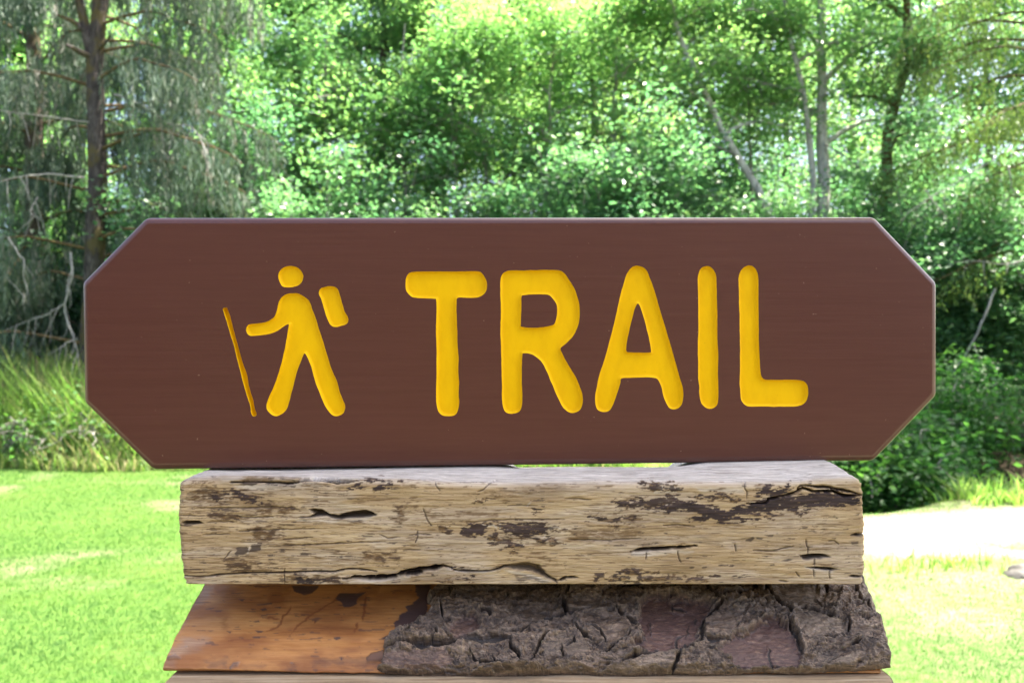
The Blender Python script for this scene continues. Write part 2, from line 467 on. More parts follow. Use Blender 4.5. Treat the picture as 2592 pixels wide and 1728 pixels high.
def blades(x, y, z0, h, wd, lean, mat, name, dryv, label, cat, seg=1):
    n = len(x)
    az = rng.random(n) * 6.283
    la = rng.random(n) * 6.283
    lx, ly = np.cos(la) * lean * h, np.sin(la) * lean * h
    sx, sy = np.cos(az) * wd / 2, np.sin(az) * wd / 2
    if seg == 1:
        V = np.stack([np.stack([x - sx, y - sy, z0], -1), np.stack([x + sx, y + sy, z0], -1), np.stack([x + lx, y + ly, z0 + h], -1)], 1)
        Fc = np.arange(n * 3).reshape(n, 3)
        k = 3
    else:
        m = 0.55
        V = np.stack([np.stack([x - sx, y - sy, z0], -1), np.stack([x + sx, y + sy, z0], -1),
                      np.stack([x + sx * .8 + lx * .35, y + sy * .8 + ly * .35, z0 + h * m], -1), np.stack([x - sx * .8 + lx * .35, y - sy * .8 + ly * .35, z0 + h * m], -1),
                      np.stack([x + lx, y + ly, z0 + h * (1 - 0.25 * np.minimum(lean, 1.5) ** 2 * 0.5)], -1)], 1)
        b = np.arange(n)[:, None] * 5
        Fc = np.concatenate([b + np.array([[0, 1, 2]]), b + np.array([[0, 2, 3]]), b + np.array([[3, 2, 4]])])
        k = 5
    o = mesh(name, V.reshape(-1, 3), Fc, mat, None, False, {'rnd': np.repeat(dryv, k)})
    return tag(o, label, cat, kind='stuff')

def build_lawn():
    N = 260000
    u = rng.random(N)
    y = 2.3 * (9.4 / 2.3) ** (u ** 0.9)
    x = (rng.random(N) * 2 - 1) * (0.80 * y + 0.5)
    keep = (y < lawn_edge(x) + 0.1)
    g = gravel_mask(x, y)
    keep &= rng.random(N) > g * 0.985
    x, y = x[keep], y[keep]
    d = dry_mask(x, y)
    n = len(x)
    rn = np.clip(0.16 * rng.random(n) + 1.25 * (fbm(x * 0.9, y * 1.5, 40, 5) - 0.5) + 0.55 * (fbm(x * 4, y * 7, 46, 3) - 0.5) + 0.24 + 0.55 * d * (0.5 + 0.5 * rng.random(n)), 0, 1)
    h = (0.012 + 0.018 * rng.random(n)) * (1 - 0.45 * d)
    blades(x, y, ground_z(x, y) - 0.004, h, (0.0018 + 0.0008 * y), 0.9 * rng.random(n), M['lawn_blade'], 'lawn_grass',
           rn, 'short mown green grass of the lawn', 'grass')
build_lawn()

# ------------------------------------------------------------------ the sign
TH = math.radians(1.9)
O = np.array([0.0, 0.54, CAMZ])
UA = np.array([math.cos(TH), math.sin(TH), 0.0])
NA = np.array([-math.sin(TH), math.cos(TH), 0.0])
C0 = np.array([0, 0, CAMZ])
def to_sign(px, py, off=0.0):
    px, py = np.asarray(px, float), np.asarray(py, float)
    d = np.stack([(px - 1296) / F, np.ones_like(px), -(py - 864) / F], -1)
    t = (np.dot(O - C0, NA) + off) / (d @ NA)
    p = C0 + t[..., None] * d
    return np.stack([(p - O) @ UA, p[..., 2] - O[2]], -1)
def from_sign(u, wv, v):
    u, wv, v = np.broadcast_arrays(np.asarray(u, float), np.asarray(wv, float), np.asarray(v, float))
    return O + u[..., None] * UA + wv[..., None] * NA + v[..., None] * np.array([0, 0, 1.0])

Z1 = lambda L: [(540 + a / 3.7325, 650 + b / 3.7325) for a, b in L]
Z2 = lambda L: [(1000 + a / 3.734, 650 + b / 3.734) for a, b in L]
Z3 = lambda L: [(1480 + a / 3.7333, 650 + b / 3.7333) for a, b in L]
GLYPHS = [
 ('hiker_head', None, [Z1([(735,86),(780,95),(820,125),(847,165),(851,195),(838,235),(800,270),(755,284),(700,288),(655,278),(630,245),(614,190),(620,150),(650,110),(690,92)])], .0023, .0020),
 ('hiker_body', None, [Z1([(755,343),(800,345),(845,368),(890,400),(918,445),(940,510),(970,585),(1000,690),(1040,810),(1080,940),(1105,1030),(1140,1110),(1165,1165),(1190,1260),(1220,1340),(1245,1400),(1240,1450),(1215,1485),(1165,1503),(1120,1490),(1085,1450),(1040,1375),(1000,1270),(965,1180),(940,1090),(915,1010),(885,940),(863,910),(845,940),(815,1020),(785,1110),(755,1220),(725,1340),(690,1440),(640,1485),(590,1502),(545,1485),(510,1445),(503,1400),(520,1340),(560,1250),(600,1150),(635,1040),(660,930),(685,810),(700,720),(714,640),(690,642),(660,660),(610,695),(540,727),(460,740),(360,746),(325,725),(310,690),(318,655),(345,635),(420,628),(490,618),(540,595),(578,563),(600,510),(615,440),(640,390),(675,360),(715,346)])], .0023, .0020),
 ('hiker_backpack', None, [Z1([(1000,320),(1015,298),(1045,285),(1100,278),(1150,285),(1178,310),(1195,360),(1218,440),(1242,520),(1268,565),(1275,600),(1262,630),(1220,648),(1160,660),(1120,652),(1092,620),(1065,550),(1035,450),(1018,395),(997,355)])], .0023, .0020),
 ('hiking_stick', 'thin orange-yellow walking stick groove', [Z1([(90,490),(105,480),(128,480),(137,500),(165,580),(200,720),(232,830),(262,940),(290,1030),(318,1110),(332,1200),(355,1290),(378,1350),(392,1430),(410,1480),(402,1500),(375,1503),(358,1475),(343,1385),(310,1290),(280,1180),(255,1080),(225,970),(190,820),(155,710),(125,610),(100,530)])], .0042, .0017),
 ('letter', 'carved yellow letter T', [Z2([(104,200),(125,160),(165,143),(300,138),(450,140),(620,137),(780,138),(825,160),(855,205),(869,250),(862,310),(840,350),(800,375),(740,388),(650,385),(590,388),(583,440),(583,560),(588,700),(592,850),(600,950),(597,1080),(605,1200),(601,1300),(606,1380),(595,1450),(570,1490),(530,1504),(460,1500),(420,1475),(398,1420),(388,1320),(390,1200),(393,1000),(390,800),(388,680),(392,520),(388,410),(370,397),(280,391),(180,385),(140,365),(108,320),(100,260)])], .0024, .0022),
 ('letter', 'carved yellow letter R', [Z2([(997,220),(1015,165),(1050,137),(1100,128),(1250,127),(1400,124),(1530,124),(1580,138),(1620,180),(1670,255),(1708,330),(1733,410),(1745,480),(1743,580),(1725,660),(1695,730),(1650,785),(1600,830),(1565,865),(1580,910),(1620,990),(1670,1075),(1715,1150),(1745,1220),(1768,1290),(1775,1360),(1758,1430),(1720,1465),(1675,1474),(1625,1455),(1585,1415),(1540,1330),(1500,1240),(1455,1130),(1415,1040),(1380,985),(1330,940),(1280,915),(1215,910),(1203,930),(1198,1050),(1198,1200),(1203,1330),(1195,1420),(1165,1465),(1100,1480),(1050,1465),(1022,1420),(1010,1330),(1010,1200),(1005,1000),(1000,850),(995,700),(1000,560),(998,440),(995,320)]),
   Z2([(1196,370),(1230,360),(1330,355),(1435,358),(1480,383),(1515,430),(1530,480),(1527,560),(1508,628),(1470,648),(1380,664),(1280,670),(1195,660),(1188,630),(1192,520),(1195,440)])], .0024, .0022),
 ('letter', 'carved yellow letter A', [Z3([(503,84),(545,95),(580,125),(605,170),(640,265),(680,385),(710,500),(745,610),(785,740),(820,865),(855,980),(885,1090),(915,1190),(931,1270),(930,1340),(915,1395),(885,1428),(840,1438),(800,1425),(770,1380),(742,1310),(725,1230),(690,1160),(655,1142),(560,1137),(450,1140),(350,1147),(335,1200),(300,1310),(265,1400),(235,1448),(190,1464),(140,1455),(110,1420),(99,1340),(110,1250),(140,1110),(180,990),(215,870),(260,700),(295,560),(325,410),(360,280),(400,160),(440,105),(470,88)]),
   Z3([(500,442),(520,465),(545,530),(580,650),(605,760),(627,885),(612,902),(520,902),(430,900),(395,885),(400,800),(420,700),(445,600),(470,500)])], .0024, .0022),
 ('letter', 'carved yellow letter I', [Z3([(1155,86),(1190,97),(1222,130),(1243,180),(1248,280),(1252,450),(1255,640),(1255,800),(1262,950),(1258,1100),(1264,1230),(1262,1340),(1250,1395),(1220,1425),(1180,1434),(1135,1418),(1103,1380),(1088,1320),(1080,1220),(1072,1100),(1072,950),(1070,800),(1075,640),(1072,460),(1072,300),(1070,200),(1085,130),(1115,97)])], .0024, .0022),
 ('letter', 'carved yellow letter L', [Z3([(1555,80),(1590,90),(1620,125),(1638,180),(1642,260),(1642,450),(1645,650),(1648,850),(1655,1000),(1662,1100),(1680,1140),(1715,1160),(1800,1162),(1920,1161),(2045,1166),(2085,1185),(2108,1225),(2112,1290),(2098,1350),(2060,1393),(1990,1412),(1850,1414),(1700,1413),(1560,1412),(1510,1390),(1478,1345),(1470,1260),(1463,1180),(1470,1050),(1468,880),(1467,700),(1462,500),(1457,330),(1455,200),(1475,130),(1515,92)])], .0024, .0022),
]

def clip_grid(us, vs_, D, iso):
    """triangulated part of a grid where D > iso; returns 2D points, their D, triangles"""
    nu, nv = len(us), len(vs_)
    U, V = np.meshgrid(us, vs_, indexing='ij')
    pts = list(zip(U.ravel(), V.ravel())); val = list(D.ravel())
    i = np.arange(nu * nv).reshape(nu, nv)
    a, b, c, d = i[:-1, :-1].ravel(), i[1:, :-1].ravel(), i[1:, 1:].ravel(), i[:-1, 1:].ravel()
    T = np.concatenate([np.stack([a, b, c], -1), np.stack([a, c, d], -1)])
    ins = D.ravel() > iso
    k = ins[T].sum(1)
    out = [T[k == 3]]
    cut = {}
    def cross(p, q):
        key = (p, q) if p < q else (q, p)
        if key not in cut:
            t = (iso - val[p]) / (val[q] - val[p])
            cut[key] = len(pts)
            pts.append((pts[p][0] + t * (pts[q][0] - pts[p][0]), pts[p][1] + t * (pts[q][1] - pts[p][1]))); val.append(iso)
        return cut[key]
    ex = []
    for tri in T[(k == 1) | (k == 2)]:
        poly = []
        for j in range(3):
            p, q = int(tri[j]), int(tri[(j + 1) % 3])
            if ins[p]: poly.append(p)
            if ins[p] != ins[q]: poly.append(cross(p, q))
        for j in range(1, len(poly) - 1): ex.append((poly[0], poly[j], poly[j + 1]))
    if ex: out.append(np.array(ex))
    T = np.concatenate(out)
    used = np.unique(T); re = np.zeros(len(pts), np.int64); re[used] = np.arange(len(used))
    return np.array(pts)[used], np.array(val)[used], re[T]

def build_sign():
    e = empty('trail_sign', from_sign(0, 0.015, -0.0865), 'brown wooden octagon-ended trail sign with carved yellow hiker and lettering, standing on driftwood beam', 'sign')
    oct_px = [(374,552),(2209,550.5),(2365.7,715),(2365.7,1000),(2207,1164.8),(390.6,1186.6),(217.5,1017.5),(213,716)]
    oc = to_sign([p[0] for p in oct_px], [p[1] for p in oct_px], 0.0045)       # clockwise seen from the front
    RC, R, THK = 0.007, 0.0045, 0.030
    n = len(oc)
    # inset octagon, then arcs round its corners
    def offs_lines(d):
        res = []
        for i in range(n):
            p0, p1, p2 = oc[i - 1], oc[i], oc[(i + 1) % n]
            def nrm(a, b):
                t = (b - a) / np.linalg.norm(b - a); return np.array([t[1], -t[0]])   # inward for clockwise
            n1, n2 = nrm(p0, p1), nrm(p1, p2)
            A = np.array([n1, n2]); bb = np.array([n1 @ p1 + d, n2 @ p1 + d])
            res.append((np.linalg.solve(A, bb), n1, n2))
        return res
    core = offs_lines(RC)
    def ring(rad):
        pts = []
        for c, n1, n2 in core:
            a1 = math.atan2(-n1[1], -n1[0]); a2 = math.atan2(-n2[1], -n2[0])
            da = (a2 - a1 + math.pi) % (2 * math.pi) - math.pi
            for k in range(6):
                a = a1 + da * k / 5
                pts.append(c + rad * np.array([math.cos(a), math.sin(a)]))
        return np.array(pts)
    prof = [(RC - R * (1 - math.sin(a)), R * (1 - math.cos(a))) for a in np.linspace(0, math.pi / 2, 7)]
    prof += [(RC, THK * 0.5), (RC, THK - R)] + [(RC - R * (1 - math.cos(a)), THK - R + R * math.sin(a)) for a in np.linspace(0.3, math.pi / 2, 5)]
    rings = [from_sign(r[:, 0], wv, r[:, 1]) for r, wv in ((ring(a), b) for a, b in prof)]
    m = len(rings[0])
    V = [np.concatenate(rings)]
    i = np.arange(len(rings) * m).reshape(len(rings), m)
    q = np.stack([i[:-1], np.roll(i, -1, 1)[:-1], np.roll(i, -1, 1)[1:], i[1:]], -1).reshape(-1, 4)
    faces = [q, list(map(int, i[-1][::-1]))]
    # front face with the glyph openings
    loops = []
    for name, lab, lps, dep, rr in GLYPHS:
        g = []
        for lp in lps:
            c = catmull(lp, 5)
            s = to_sign(c[:, 0], c[:, 1])
            nz = (fbm(s[:, 0] * 220, s[:, 1] * 220, 50, 3) - 0.5) * 0.0005
            tn = np.roll(s, -1, 0) - np.roll(s, 1, 0); tn /= np.linalg.norm(tn, axis=1)[:, None] + 1e-12
            s = s + np.stack([tn[:, 1], -tn[:, 0]], -1) * nz[:, None]
            g.append(s)
        loops.append(g)
    r0 = ring(prof[0][0])
    cv, ce = [Vector(p) for p in r0], [(k, (k + 1) % m) for k in range(m)]
    for g in loops:
        for lp in g:
            b = len(cv); L = len(lp)
            cv += [Vector(p) for p in lp]; ce += [(b + k, b + (k + 1) % L) for k in range(L)]
    v2, _, f2, *_ = delaunay_2d_cdt(cv, ce, [], 0, 1e-7)
    v2 = np.array([(p[0], p[1]) for p in v2]); f2 = np.array([list(f) for f in f2])
    cen = v2[f2].mean(1)
    hole = np.zeros(len(cen), bool)
    for g in loops:
        ins = np.zeros(len(cen), bool)
        for lp in g: ins ^= inside(cen[:, 0], cen[:, 1], lp)
        hole |= ins
    f2 = f2[~hole]
    # make the face normals point to the camera
    a, b, c = v2[f2[:, 0]], v2[f2[:, 1]], v2[f2[:, 2]]
    cr = (b - a)[:, 0] * (c - a)[:, 1] - (b - a)[:, 1] * (c - a)[:, 0]
    f2 = np.where((cr < 0)[:, None], f2[:, ::-1], f2)
    off = len(V[0])
    V.append(from_sign(v2[:, 0], 0.0, v2[:, 1]))
    faces.insert(1, f2 + off)
    # reverse ring quads if needed is unimportant for rendering
    mesh('board', np.concatenate(V), faces, M['paint'], e)
    st = 0.00045
    for (name, lab, lps, dep, rr), g in zip(GLYPHS, loops):
        al = np.concatenate(g)
        us = np.arange(al[:, 0].min() - 0.001, al[:, 0].max() + 0.001, st)
        ws = np.arange(al[:, 1].min() - 0.001, al[:, 1].max() + 0.001, st)
        U, W = np.meshgrid(us, ws, indexing='ij')
        D = sdf(U, W, g)
        p, dv, T = clip_grid(us, ws, D, -0.0003)
        s = np.clip(dv / rr, 0, 1)
        z = dep * np.sqrt(np.maximum(1 - (1 - s) ** 2, 0)) + 0.00012
        z = z + s * 0.0002 * (fbm(p[:, 0] * 90, p[:, 1] * 90, 61, 3) - 0.5)
        o = mesh(name, from_sign(p[:, 0], z, p[:, 1]), T, M['yellow'], e)
        if lab: o['label'] = lab
build_sign()

# ------------------------------------------------------------------ painting tools for the timber pieces (masks in photo pixels)
class Canvas:
    def __init__(s, px, py):
        s.px, s.py = px, py
        # ragged edges for all marks
        s.jx = (fbm(px * 0.06, py * 0.16, 70, 4) - 0.5)
        s.jy = (fbm(px * 0.05, py * 0.14, 75, 4) - 0.5)
        s.rag = fbm(px * 0.075, py * 0.26, 78, 5) - 0.5
        s.m = {k: np.zeros(px.shape) for k in ('dark', 'brown', 'pale', 'grey', 'crack', 'scar')}
        s.h = np.zeros(px.shape)
    def win(s, pts, pad):
        p = np.asarray(pts, float)
        return (s.px > p[:, 0].min() - pad) & (s.px < p[:, 0].max() + pad) & (s.py > p[:, 1].min() - pad) & (s.py < p[:, 1].max() + pad)
    def put(s, key, idx, v):
        s.m[key][idx] = np.maximum(s.m[key][idx], np.clip(v, 0, 1))
    def stroke(s, pts, wd, key='dark', amt=1.0, depth=0.0, jit=3.0, taper=True, soft=1.5):
        idx = np.nonzero(s.win(pts, wd * 3 + 14))
        x = s.px[idx] + jit * s.jx[idx] * 2; y = s.py[idx] + jit * s.jy[idx] * 2
        d, t = seg_dist(x, y, pts)
        ww = wd * (np.clip(np.minimum(t, 1 - t) * 6, 0.25, 1) if taper else 1.0)
        v = 1 - sstep(ww * 0.5 - soft * 0.5, ww * 0.5 + soft, d)
        if key: s.put(key, idx, amt * v)
        if depth: s.h[idx] = np.minimum(s.h[idx], -depth * (1 - sstep(0, ww * 0.75 + 1.5, d)))
    def patch(s, pts, key='dark', amt=1.0, depth=0.0, jit=10.0, soft=3.0, dsoft=8.0, holes=None, raise_=0.0, rag=0.0):
        idx = np.nonzero(s.win(pts, 40))
        x = s.px[idx] + jit * s.jx[idx] * 2; y = s.py[idx] + jit * 0.6 * s.jy[idx] * 2
        d = sdf(x, y, [np.asarray(pts, float)])
        v = sstep(-soft, soft, d + rag * 2 * s.rag[idx])
        if holes is not None: v = v * holes(s.px[idx], s.py[idx])
        if key: s.put(key, idx, amt * v)
        if depth: s.h[idx] = s.h[idx] - depth * sstep(-1, dsoft, d)
        if raise_: s.h[idx] = s.h[idx] + raise_ * sstep(-1, dsoft, d)

def grainy(thr, sx=0.035, sy=0.22, seed=90):
    return lambda x, y: sstep(thr, thr + 0.10, fbm(x * sx, y * sy, seed, 4))

# ------------------------------------------------------------------ driftwood beam
BY0, BY1, BZ0 = 0.50, 0.645, 1.3423
def sign_bottom(X):
    px = 1296 + X / 0.545 * F
    py = 1186.6 + (px - 390.6) * (1164.8 - 1186.6) / (2207 - 390.6)
    return CAMZ - (py - 864) / F * 0.545

def build_beam():
    e = empty('driftwood_beam', (0, 0.57, BZ0), 'weathered grey-tan driftwood beam with dark cracks, directly under the sign', 'beam')
    nx = 860
    s = np.linspace(0, 1, nx)
    edge_px = np.array([(440,1217),(452,1216),(500,1210),(560,1206),(700,1207),(850,1212),(1000,1214),(1200,1222),(1350,1222),(1500,1220),(1700,1221),(1850,1222),(2000,1219),(2080,1212),(2180,1208),(2210,1207)], float)
    back_px = np.array([(440,1190),(528,1188.5),(700,1189.5),(900,1187),(1100,1184),(1250,1183),(1320,1185),(1400,1185),(1500,1183),(1600,1184),(1700,1181),(1800,1175),(1900,1172),(2078,1169),(2200,1168)], float)
    # perimeter rows: (kind, param)
    rows = [('front', a) for a in np.linspace(0, 1, 150)] + [('edge', a) for a in np.linspace(0, 1, 10)[1:]] + \
           [('top', a) for a in np.concatenate([np.linspace(0.02, 0.35, 62), np.linspace(0.38, 1, 24)])] + \
           [('back', a) for a in np.linspace(0.03, 1, 12)] + [('under', a) for a in np.linspace(0.05, 0.95, 12)]
    r = 0.0042
    Lx = lambda z: np.interp(z, [1.342, 1.35, 1.362, 1.375, 1.389, 1.40, 1.412], [-.2137, -.2150, -.2165, -.2178, -.2183, -.2175, -.2170])
    Rx = lambda z: np.interp(z, [1.342, 1.35, 1.37, 1.39, 1.402, 1.408, 1.413], [.2285, .2304, .2304, .2299, .2293, .2284, .2262])
    Xa, Ya, Za, Nn = [], [], [], []
    for kind, a in rows:
        zt0 = None
        # provisional X for top-height lookup
        Xp = -.2175 + s * (.2295 + .2175)
        pe = 1296 + Xp / BY0 * F
        ztop = CAMZ - (np.interp(pe, edge_px[:, 0], edge_px[:, 1]) - 864) / F * BY0
        pb = 1296 + Xp / 0.54 * F
        zbk = CAMZ - (np.interp(pb, back_px[:, 0], back_px[:, 1]) - 864) / F * 0.54
        if kind == 'front':
            Z = BZ0 + a * (ztop - r - BZ0); Y = np.full(nx, BY0); N = (0, -1, 0)
        elif kind == 'edge':
            an = a * math.pi / 2
            Z = ztop - r + r * math.sin(an); Y = BY0 + r - r * math.cos(an) + 0 * Z; N = (0, -math.cos(an), math.sin(an))
        elif kind == 'top':
            Y = np.full(nx, BY0 + r + a * (BY1 - 0.008 - BY0 - r))
            t = (Y - BY0 - r) / (0.54 - BY0 - r)
            zA = ztop + (zbk - ztop) * t
            mid = sstep(-.02, .015, Xp) * (1 - sstep(.115, .15, Xp))
            sb = sign_bottom(Xp) - 0.0001
            zB = np.where(mid > 0, zbk - mid * 0.20 * (Y - 0.54), zbk) + (1 - mid) * (sb - zbk) * np.clip((Y - 0.54) / 0.012, 0, 1)
            Z = np.where(t <= 1, zA, zB)
            Z = Z - 0.006 * sstep(0.60, BY1, Y)
            N = (0, 0, 1)
        elif kind == 'back':
            Z = (ztop - 0.012) * (1 - a) + (BZ0 + 0.003) * a; Y = np.full(nx, BY1) + 0.003 * np.sin(a * 3.14); N = (0, 1, 0)
        else:
            Y = np.full(nx, BY1 + a * (BY0 - BY1)); Z = np.full(nx, BZ0); N = (0, 0, -1)
        X = Lx(Z) + s * (Rx(Z) - Lx(Z))
        Xa.append(X); Ya.append(Y); Za.append(Z); Nn.append(np.tile(N, (nx, 1)))
    X, Y, Z = np.array(Xa), np.array(Ya), np.array(Za); N = np.array(Nn)     # (rows, nx)
    nr = len(rows)
    px = 1296 + X / Y * F; py = 864 + (CAMZ - Z) / Y * F
    c = Canvas(px, py)
    A = lambda L: [(440 + a / 3.92, 1160 + b / 3.92) for a, b in L]
    B = lambda L: [(1020 + a / 3.92, 1160 + b / 3.92) for a, b in L]
    Cc = lambda L: [(1600 + a / 3.92, 1160 + b / 3.92) for a, b in L]
    isf = np.array([1.0 if k in ('front', 'edge') else 0.0 for k, a in rows])[:, None]
    ist = np.array([0.0 if k == 'front' else (a if k == 'edge' else 1.0) for k, a in rows])[:, None]
    # soft brown weathering smudges
    for p in (A([(340,330),(520,310),(760,340),(890,420),(820,460),(600,430),(400,400)]), A([(300,520),(560,550),(720,590),(640,640),(380,600)]),
              A([(720,440),(1240,470),(1180,530),(860,540)]), A([(480,1000),(760,1010),(720,1140),(560,1120)]), A([(780,1010),(1040,1030),(1000,1060),(800,1050)]),
              A([(820,660),(1060,700),(1020,800),(800,820),(760,740)]), A([(1860,960),(2240,940),(2230,1000),(1900,1020)]), A([(2200,470),(2300,440),(2320,600),(2210,610)]),
              A([(1100,1140),(1700,1180),(1640,1240),(1120,1230)]), A([(180,300),(330,260),(420,330),(250,420),(120,400)])):
        c.patch(p, 'brown', 0.95, jit=26, soft=9, holes=grainy(0.30, 0.03, 0.16, 91), rag=20); c.patch(p, 'dark', 0.5, jit=26, soft=6, holes=grainy(0.47, 0.05, 0.2, 92), rag=20)
    for p in (B([(1700,700),(1950,690),(1900,800),(1640,800)]), B([(820,340),(1300,300),(1500,250),(1500,290),(1000,400)]), B([(0,440),(120,440),(100,520),(0,520)]),
              B([(150,510),(600,500),(1000,520),(900,570),(300,560)]), B([(1900,560),(2352,540),(2352,640),(1960,640)]),
              B([(1900,700),(2352,680),(2352,790),(1950,810)]), B([(1200,960),(1420,950),(1500,1050),(1380,1060)])):
        c.patch(p, 'brown', 0.8, jit=22, soft=10, holes=grainy(0.36, 0.028, 0.2, 93), rag=16)
    for p in (Cc([(0,600),(500,560),(760,640),(1500,600),(1900,560),(1700,640),(800,720),(0,760)]), Cc([(400,800),(1300,780),(1500,840),(900,860)]), Cc([(0,1120),(800,1140),(1400,1180),(1300,1240),(0,1240)])):
        c.patch(p, 'brown', 0.42, jit=22, soft=14, holes=grainy(0.45, 0.02, 0.22, 95))
    # general grain flecks, more towards the left end
    fl = fbm(px * 0.035, py * 0.30, 101, 5)
    lw = sstep(1150, 480, px) * 0.065
    cl = 0.16 * (fbm(px * 0.007, py * 0.02, 105, 3) - 0.5)
    c.m['dark'] = np.maximum(c.m['dark'], 0.75 * isf * sstep(0.725 - lw - cl, 0.775 - lw - cl, fl))
    fl2 = fbm(px * 0.022, py * 0.42, 111, 5)
    c.m['brown'] = np.maximum(c.m['brown'], 0.75 * isf * sstep(0.63 - lw - cl, 0.75 - lw - cl, fl2))
    c.m['brown'] = np.maximum(c.m['brown'], 0.38 * isf * sstep(0.48, 0.74, fbm(px * 0.0045, py * 0.016, 115, 4)))
    ln = fbm(px * 0.010, py * 0.60, 117, 4)
    c.m['dark'] = np.maximum(c.m['dark'], 0.35 * isf * sstep(0.66, 0.74, ln))
    # dark bark remnants, ragged
    def D(p, am=0.95, thr=0.40, jit=9):
        q = np.asarray(p, float); cn = q.mean(0); q = cn + (q - cn) * (1 + 5.0 / (np.abs(q - cn).mean(0) + 8))
        c.patch(q, 'brown', .9, jit=jit + 8, soft=4, holes=grainy(max(thr - .06, .2), 0.04, 0.16, 98), rag=22)
        c.patch(q, 'dark', am, jit=jit, soft=2.0, holes=grainy(thr - .05, 0.09, 0.24, 97), raise_=0.0004, rag=17)
    for p in (A([(600,960),(630,880),(730,870),(745,920),(700,955)]), A([(745,930),(770,850),(860,845),(860,910)]), A([(640,255),(700,235),(840,240),(770,275)])):
        c.patch(p, 'dark', 0.85, jit=4, soft=1.6)
    D(A([(480,340),(640,320),(860,410),(840,440),(620,390)])); D(A([(400,370),(500,390),(480,420),(340,390)])); D(A([(1240,1180),(1330,1180),(1640,1210),(1600,1240),(1260,1230)]))
    D(A([(1740,310),(1800,250),(2120,210),(2140,225),(1900,260),(1780,300)])); D(A([(2010,290),(2110,250),(2250,230),(2230,250),(2080,290)]))
    D(B([(590,690),(640,665),(810,660),(830,690),(800,750),(620,745)]), 0.92, 0.15, 5)
    D(B([(860,655),(1040,640),(1200,650),(1390,640),(1420,700),(1400,740),(1240,760),(1060,740),(960,690)]), 0.92, 0.30)
    D(B([(1120,770),(1420,780),(1540,830),(1420,850),(1300,800),(1130,800)]), 0.85, 0.42); D(B([(1400,670),(1560,680),(1600,700),(1420,710)]), 0.8, 0.42)
    D(B([(840,770),(940,750),(970,790),(1180,860),(1160,890),(1000,860),(860,820)]), 0.85, 0.42); D(B([(1010,900),(1150,895),(1090,920)]))
    D(B([(340,660),(470,660),(460,730),(360,720)]), 0.75, 0.45); D(B([(740,410),(820,420),(800,445),(720,445)])); D(B([(1300,500),(1380,500),(1320,540)]))
    D(B([(2100,430),(2352,415),(2352,470),(2140,455)]), .9, .25); D(B([(1840,590),(1980,570),(2060,600),(2300,570),(2352,590),(2100,625),(1900,610)]), .85, .40)
    D(B([(1920,1140),(2000,1120),(2010,1190),(1930,1190)]), .85, .3); D(B([(2100,1140),(2352,1080),(2352,1230),(2060,1210)]), .85, .46); D(B([(500,1060),(600,1070),(700,1090),(520,1085)]))
    D(B([(310,1160),(480,1190),(470,1220),(330,1200)]), .85, .46); D(B([(500,1190),(690,1180),(640,1195)]))
    D(Cc([(90,260),(300,255),(480,290),(470,320),(200,310)]), .85, .38); D(Cc([(0,430),(130,430),(300,380),(430,380),(430,430),(240,470),(0,460)]), .85, .32)
    D(Cc([(260,500),(440,420),(600,420),(720,440),(860,480),(1000,500),(1180,460),(1330,380),(1200,380),(1260,340),(1320,290),(1370,310),(1360,340),(1480,310),(1560,270),(1560,320),(1400,380),(1600,390),(1900,340),(2230,390),(2200,440),(1900,470),(1700,480),(1560,500),(1420,490),(1300,530),(1140,540),(1000,560),(1230,570),(1200,585),(900,600),(740,590),(560,575),(700,540),(620,500),(420,510)]), .97, .22, 7)
    D(Cc([(660,375),(900,370),(1060,390),(1000,410),(760,400)]), .85, .36); D(Cc([(1340,560),(1450,550),(1400,575)]), .9, .2, 4); D(Cc([(1660,540),(1700,500),(1750,500),(1700,540)]), .9, .2, 4)
    for p in ([(1125,800),(1200,775),(1220,790),(1180,825),(1130,820)], [(1230,775),(1300,785),(1280,800),(1230,795)], [(1330,755),(1400,755),(1390,775),(1340,770)], [(1680,675),(1740,670),(1740,685),(1690,690)],
              [(2170,820),(2240,820),(2240,845),(2180,850)], [(2200,560),(2260,540),(2250,565)], [(1480,1010),(1560,990),(1600,1000),(1540,1020)]):
        c.patch(Cc(p), 'dark', 0.8, jit=4, soft=1.5)
    for x0, y0 in ((590,1080),(720,1080),(885,1060),(930,1060),(985,1065),(1390,1050),(1020,1165),(1075,1175),(860,1168)):
        c.stroke(Cc([(x0 - 25, y0 + 3), (x0 + 25, y0 - 3)]), 3.2, 'dark', .9)
    D(Cc([(0,1090),(120,1130),(60,1140),(0,1130)]), .8, .3); D(Cc([(0,1180),(250,1160),(500,1190),(400,1210),(0,1225)]), .75, .46); D(Cc([(560,1190),(800,1170),(700,1210),(520,1215)]), .8, .4)
    # pale worm galleries through the dark remnants
    for L in ([(1230,470),(1270,430)],):
        c.stroke(B(L), 2.6, 'pale', .7)
    for L in ([(780,650),(850,670),(900,660),(930,690)], [(960,645),(965,700)], [(1030,740),(1040,690),(1075,650),(1100,700),(1110,740)], [(1240,670),(1255,700),(1265,760)], [(1400,650),(1395,700),(1420,730),(1400,780)], [(1200,715),(1250,705)], [(1430,690),(1520,680),(1560,690)]):
        c.stroke(B(L), 2.4, 'pale', .75, jit=1.5, taper=False)
    for L in ([(260,390),(280,430),(275,460),(330,455),(420,450),(440,510)], [(340,390),(350,420),(400,440),(440,390)], [(50,465),(100,430),(110,460)], [(230,310),(220,340),(440,330)], [(300,280),(290,320)]):
        c.stroke(Cc(L), 2.4, 'pale', .75, jit=1.5, taper=False)
    for L in ([(735,935),(740,900),(755,875)],):
        c.stroke(A(L), 2.6, 'pale', .8, jit=1.0, taper=False)
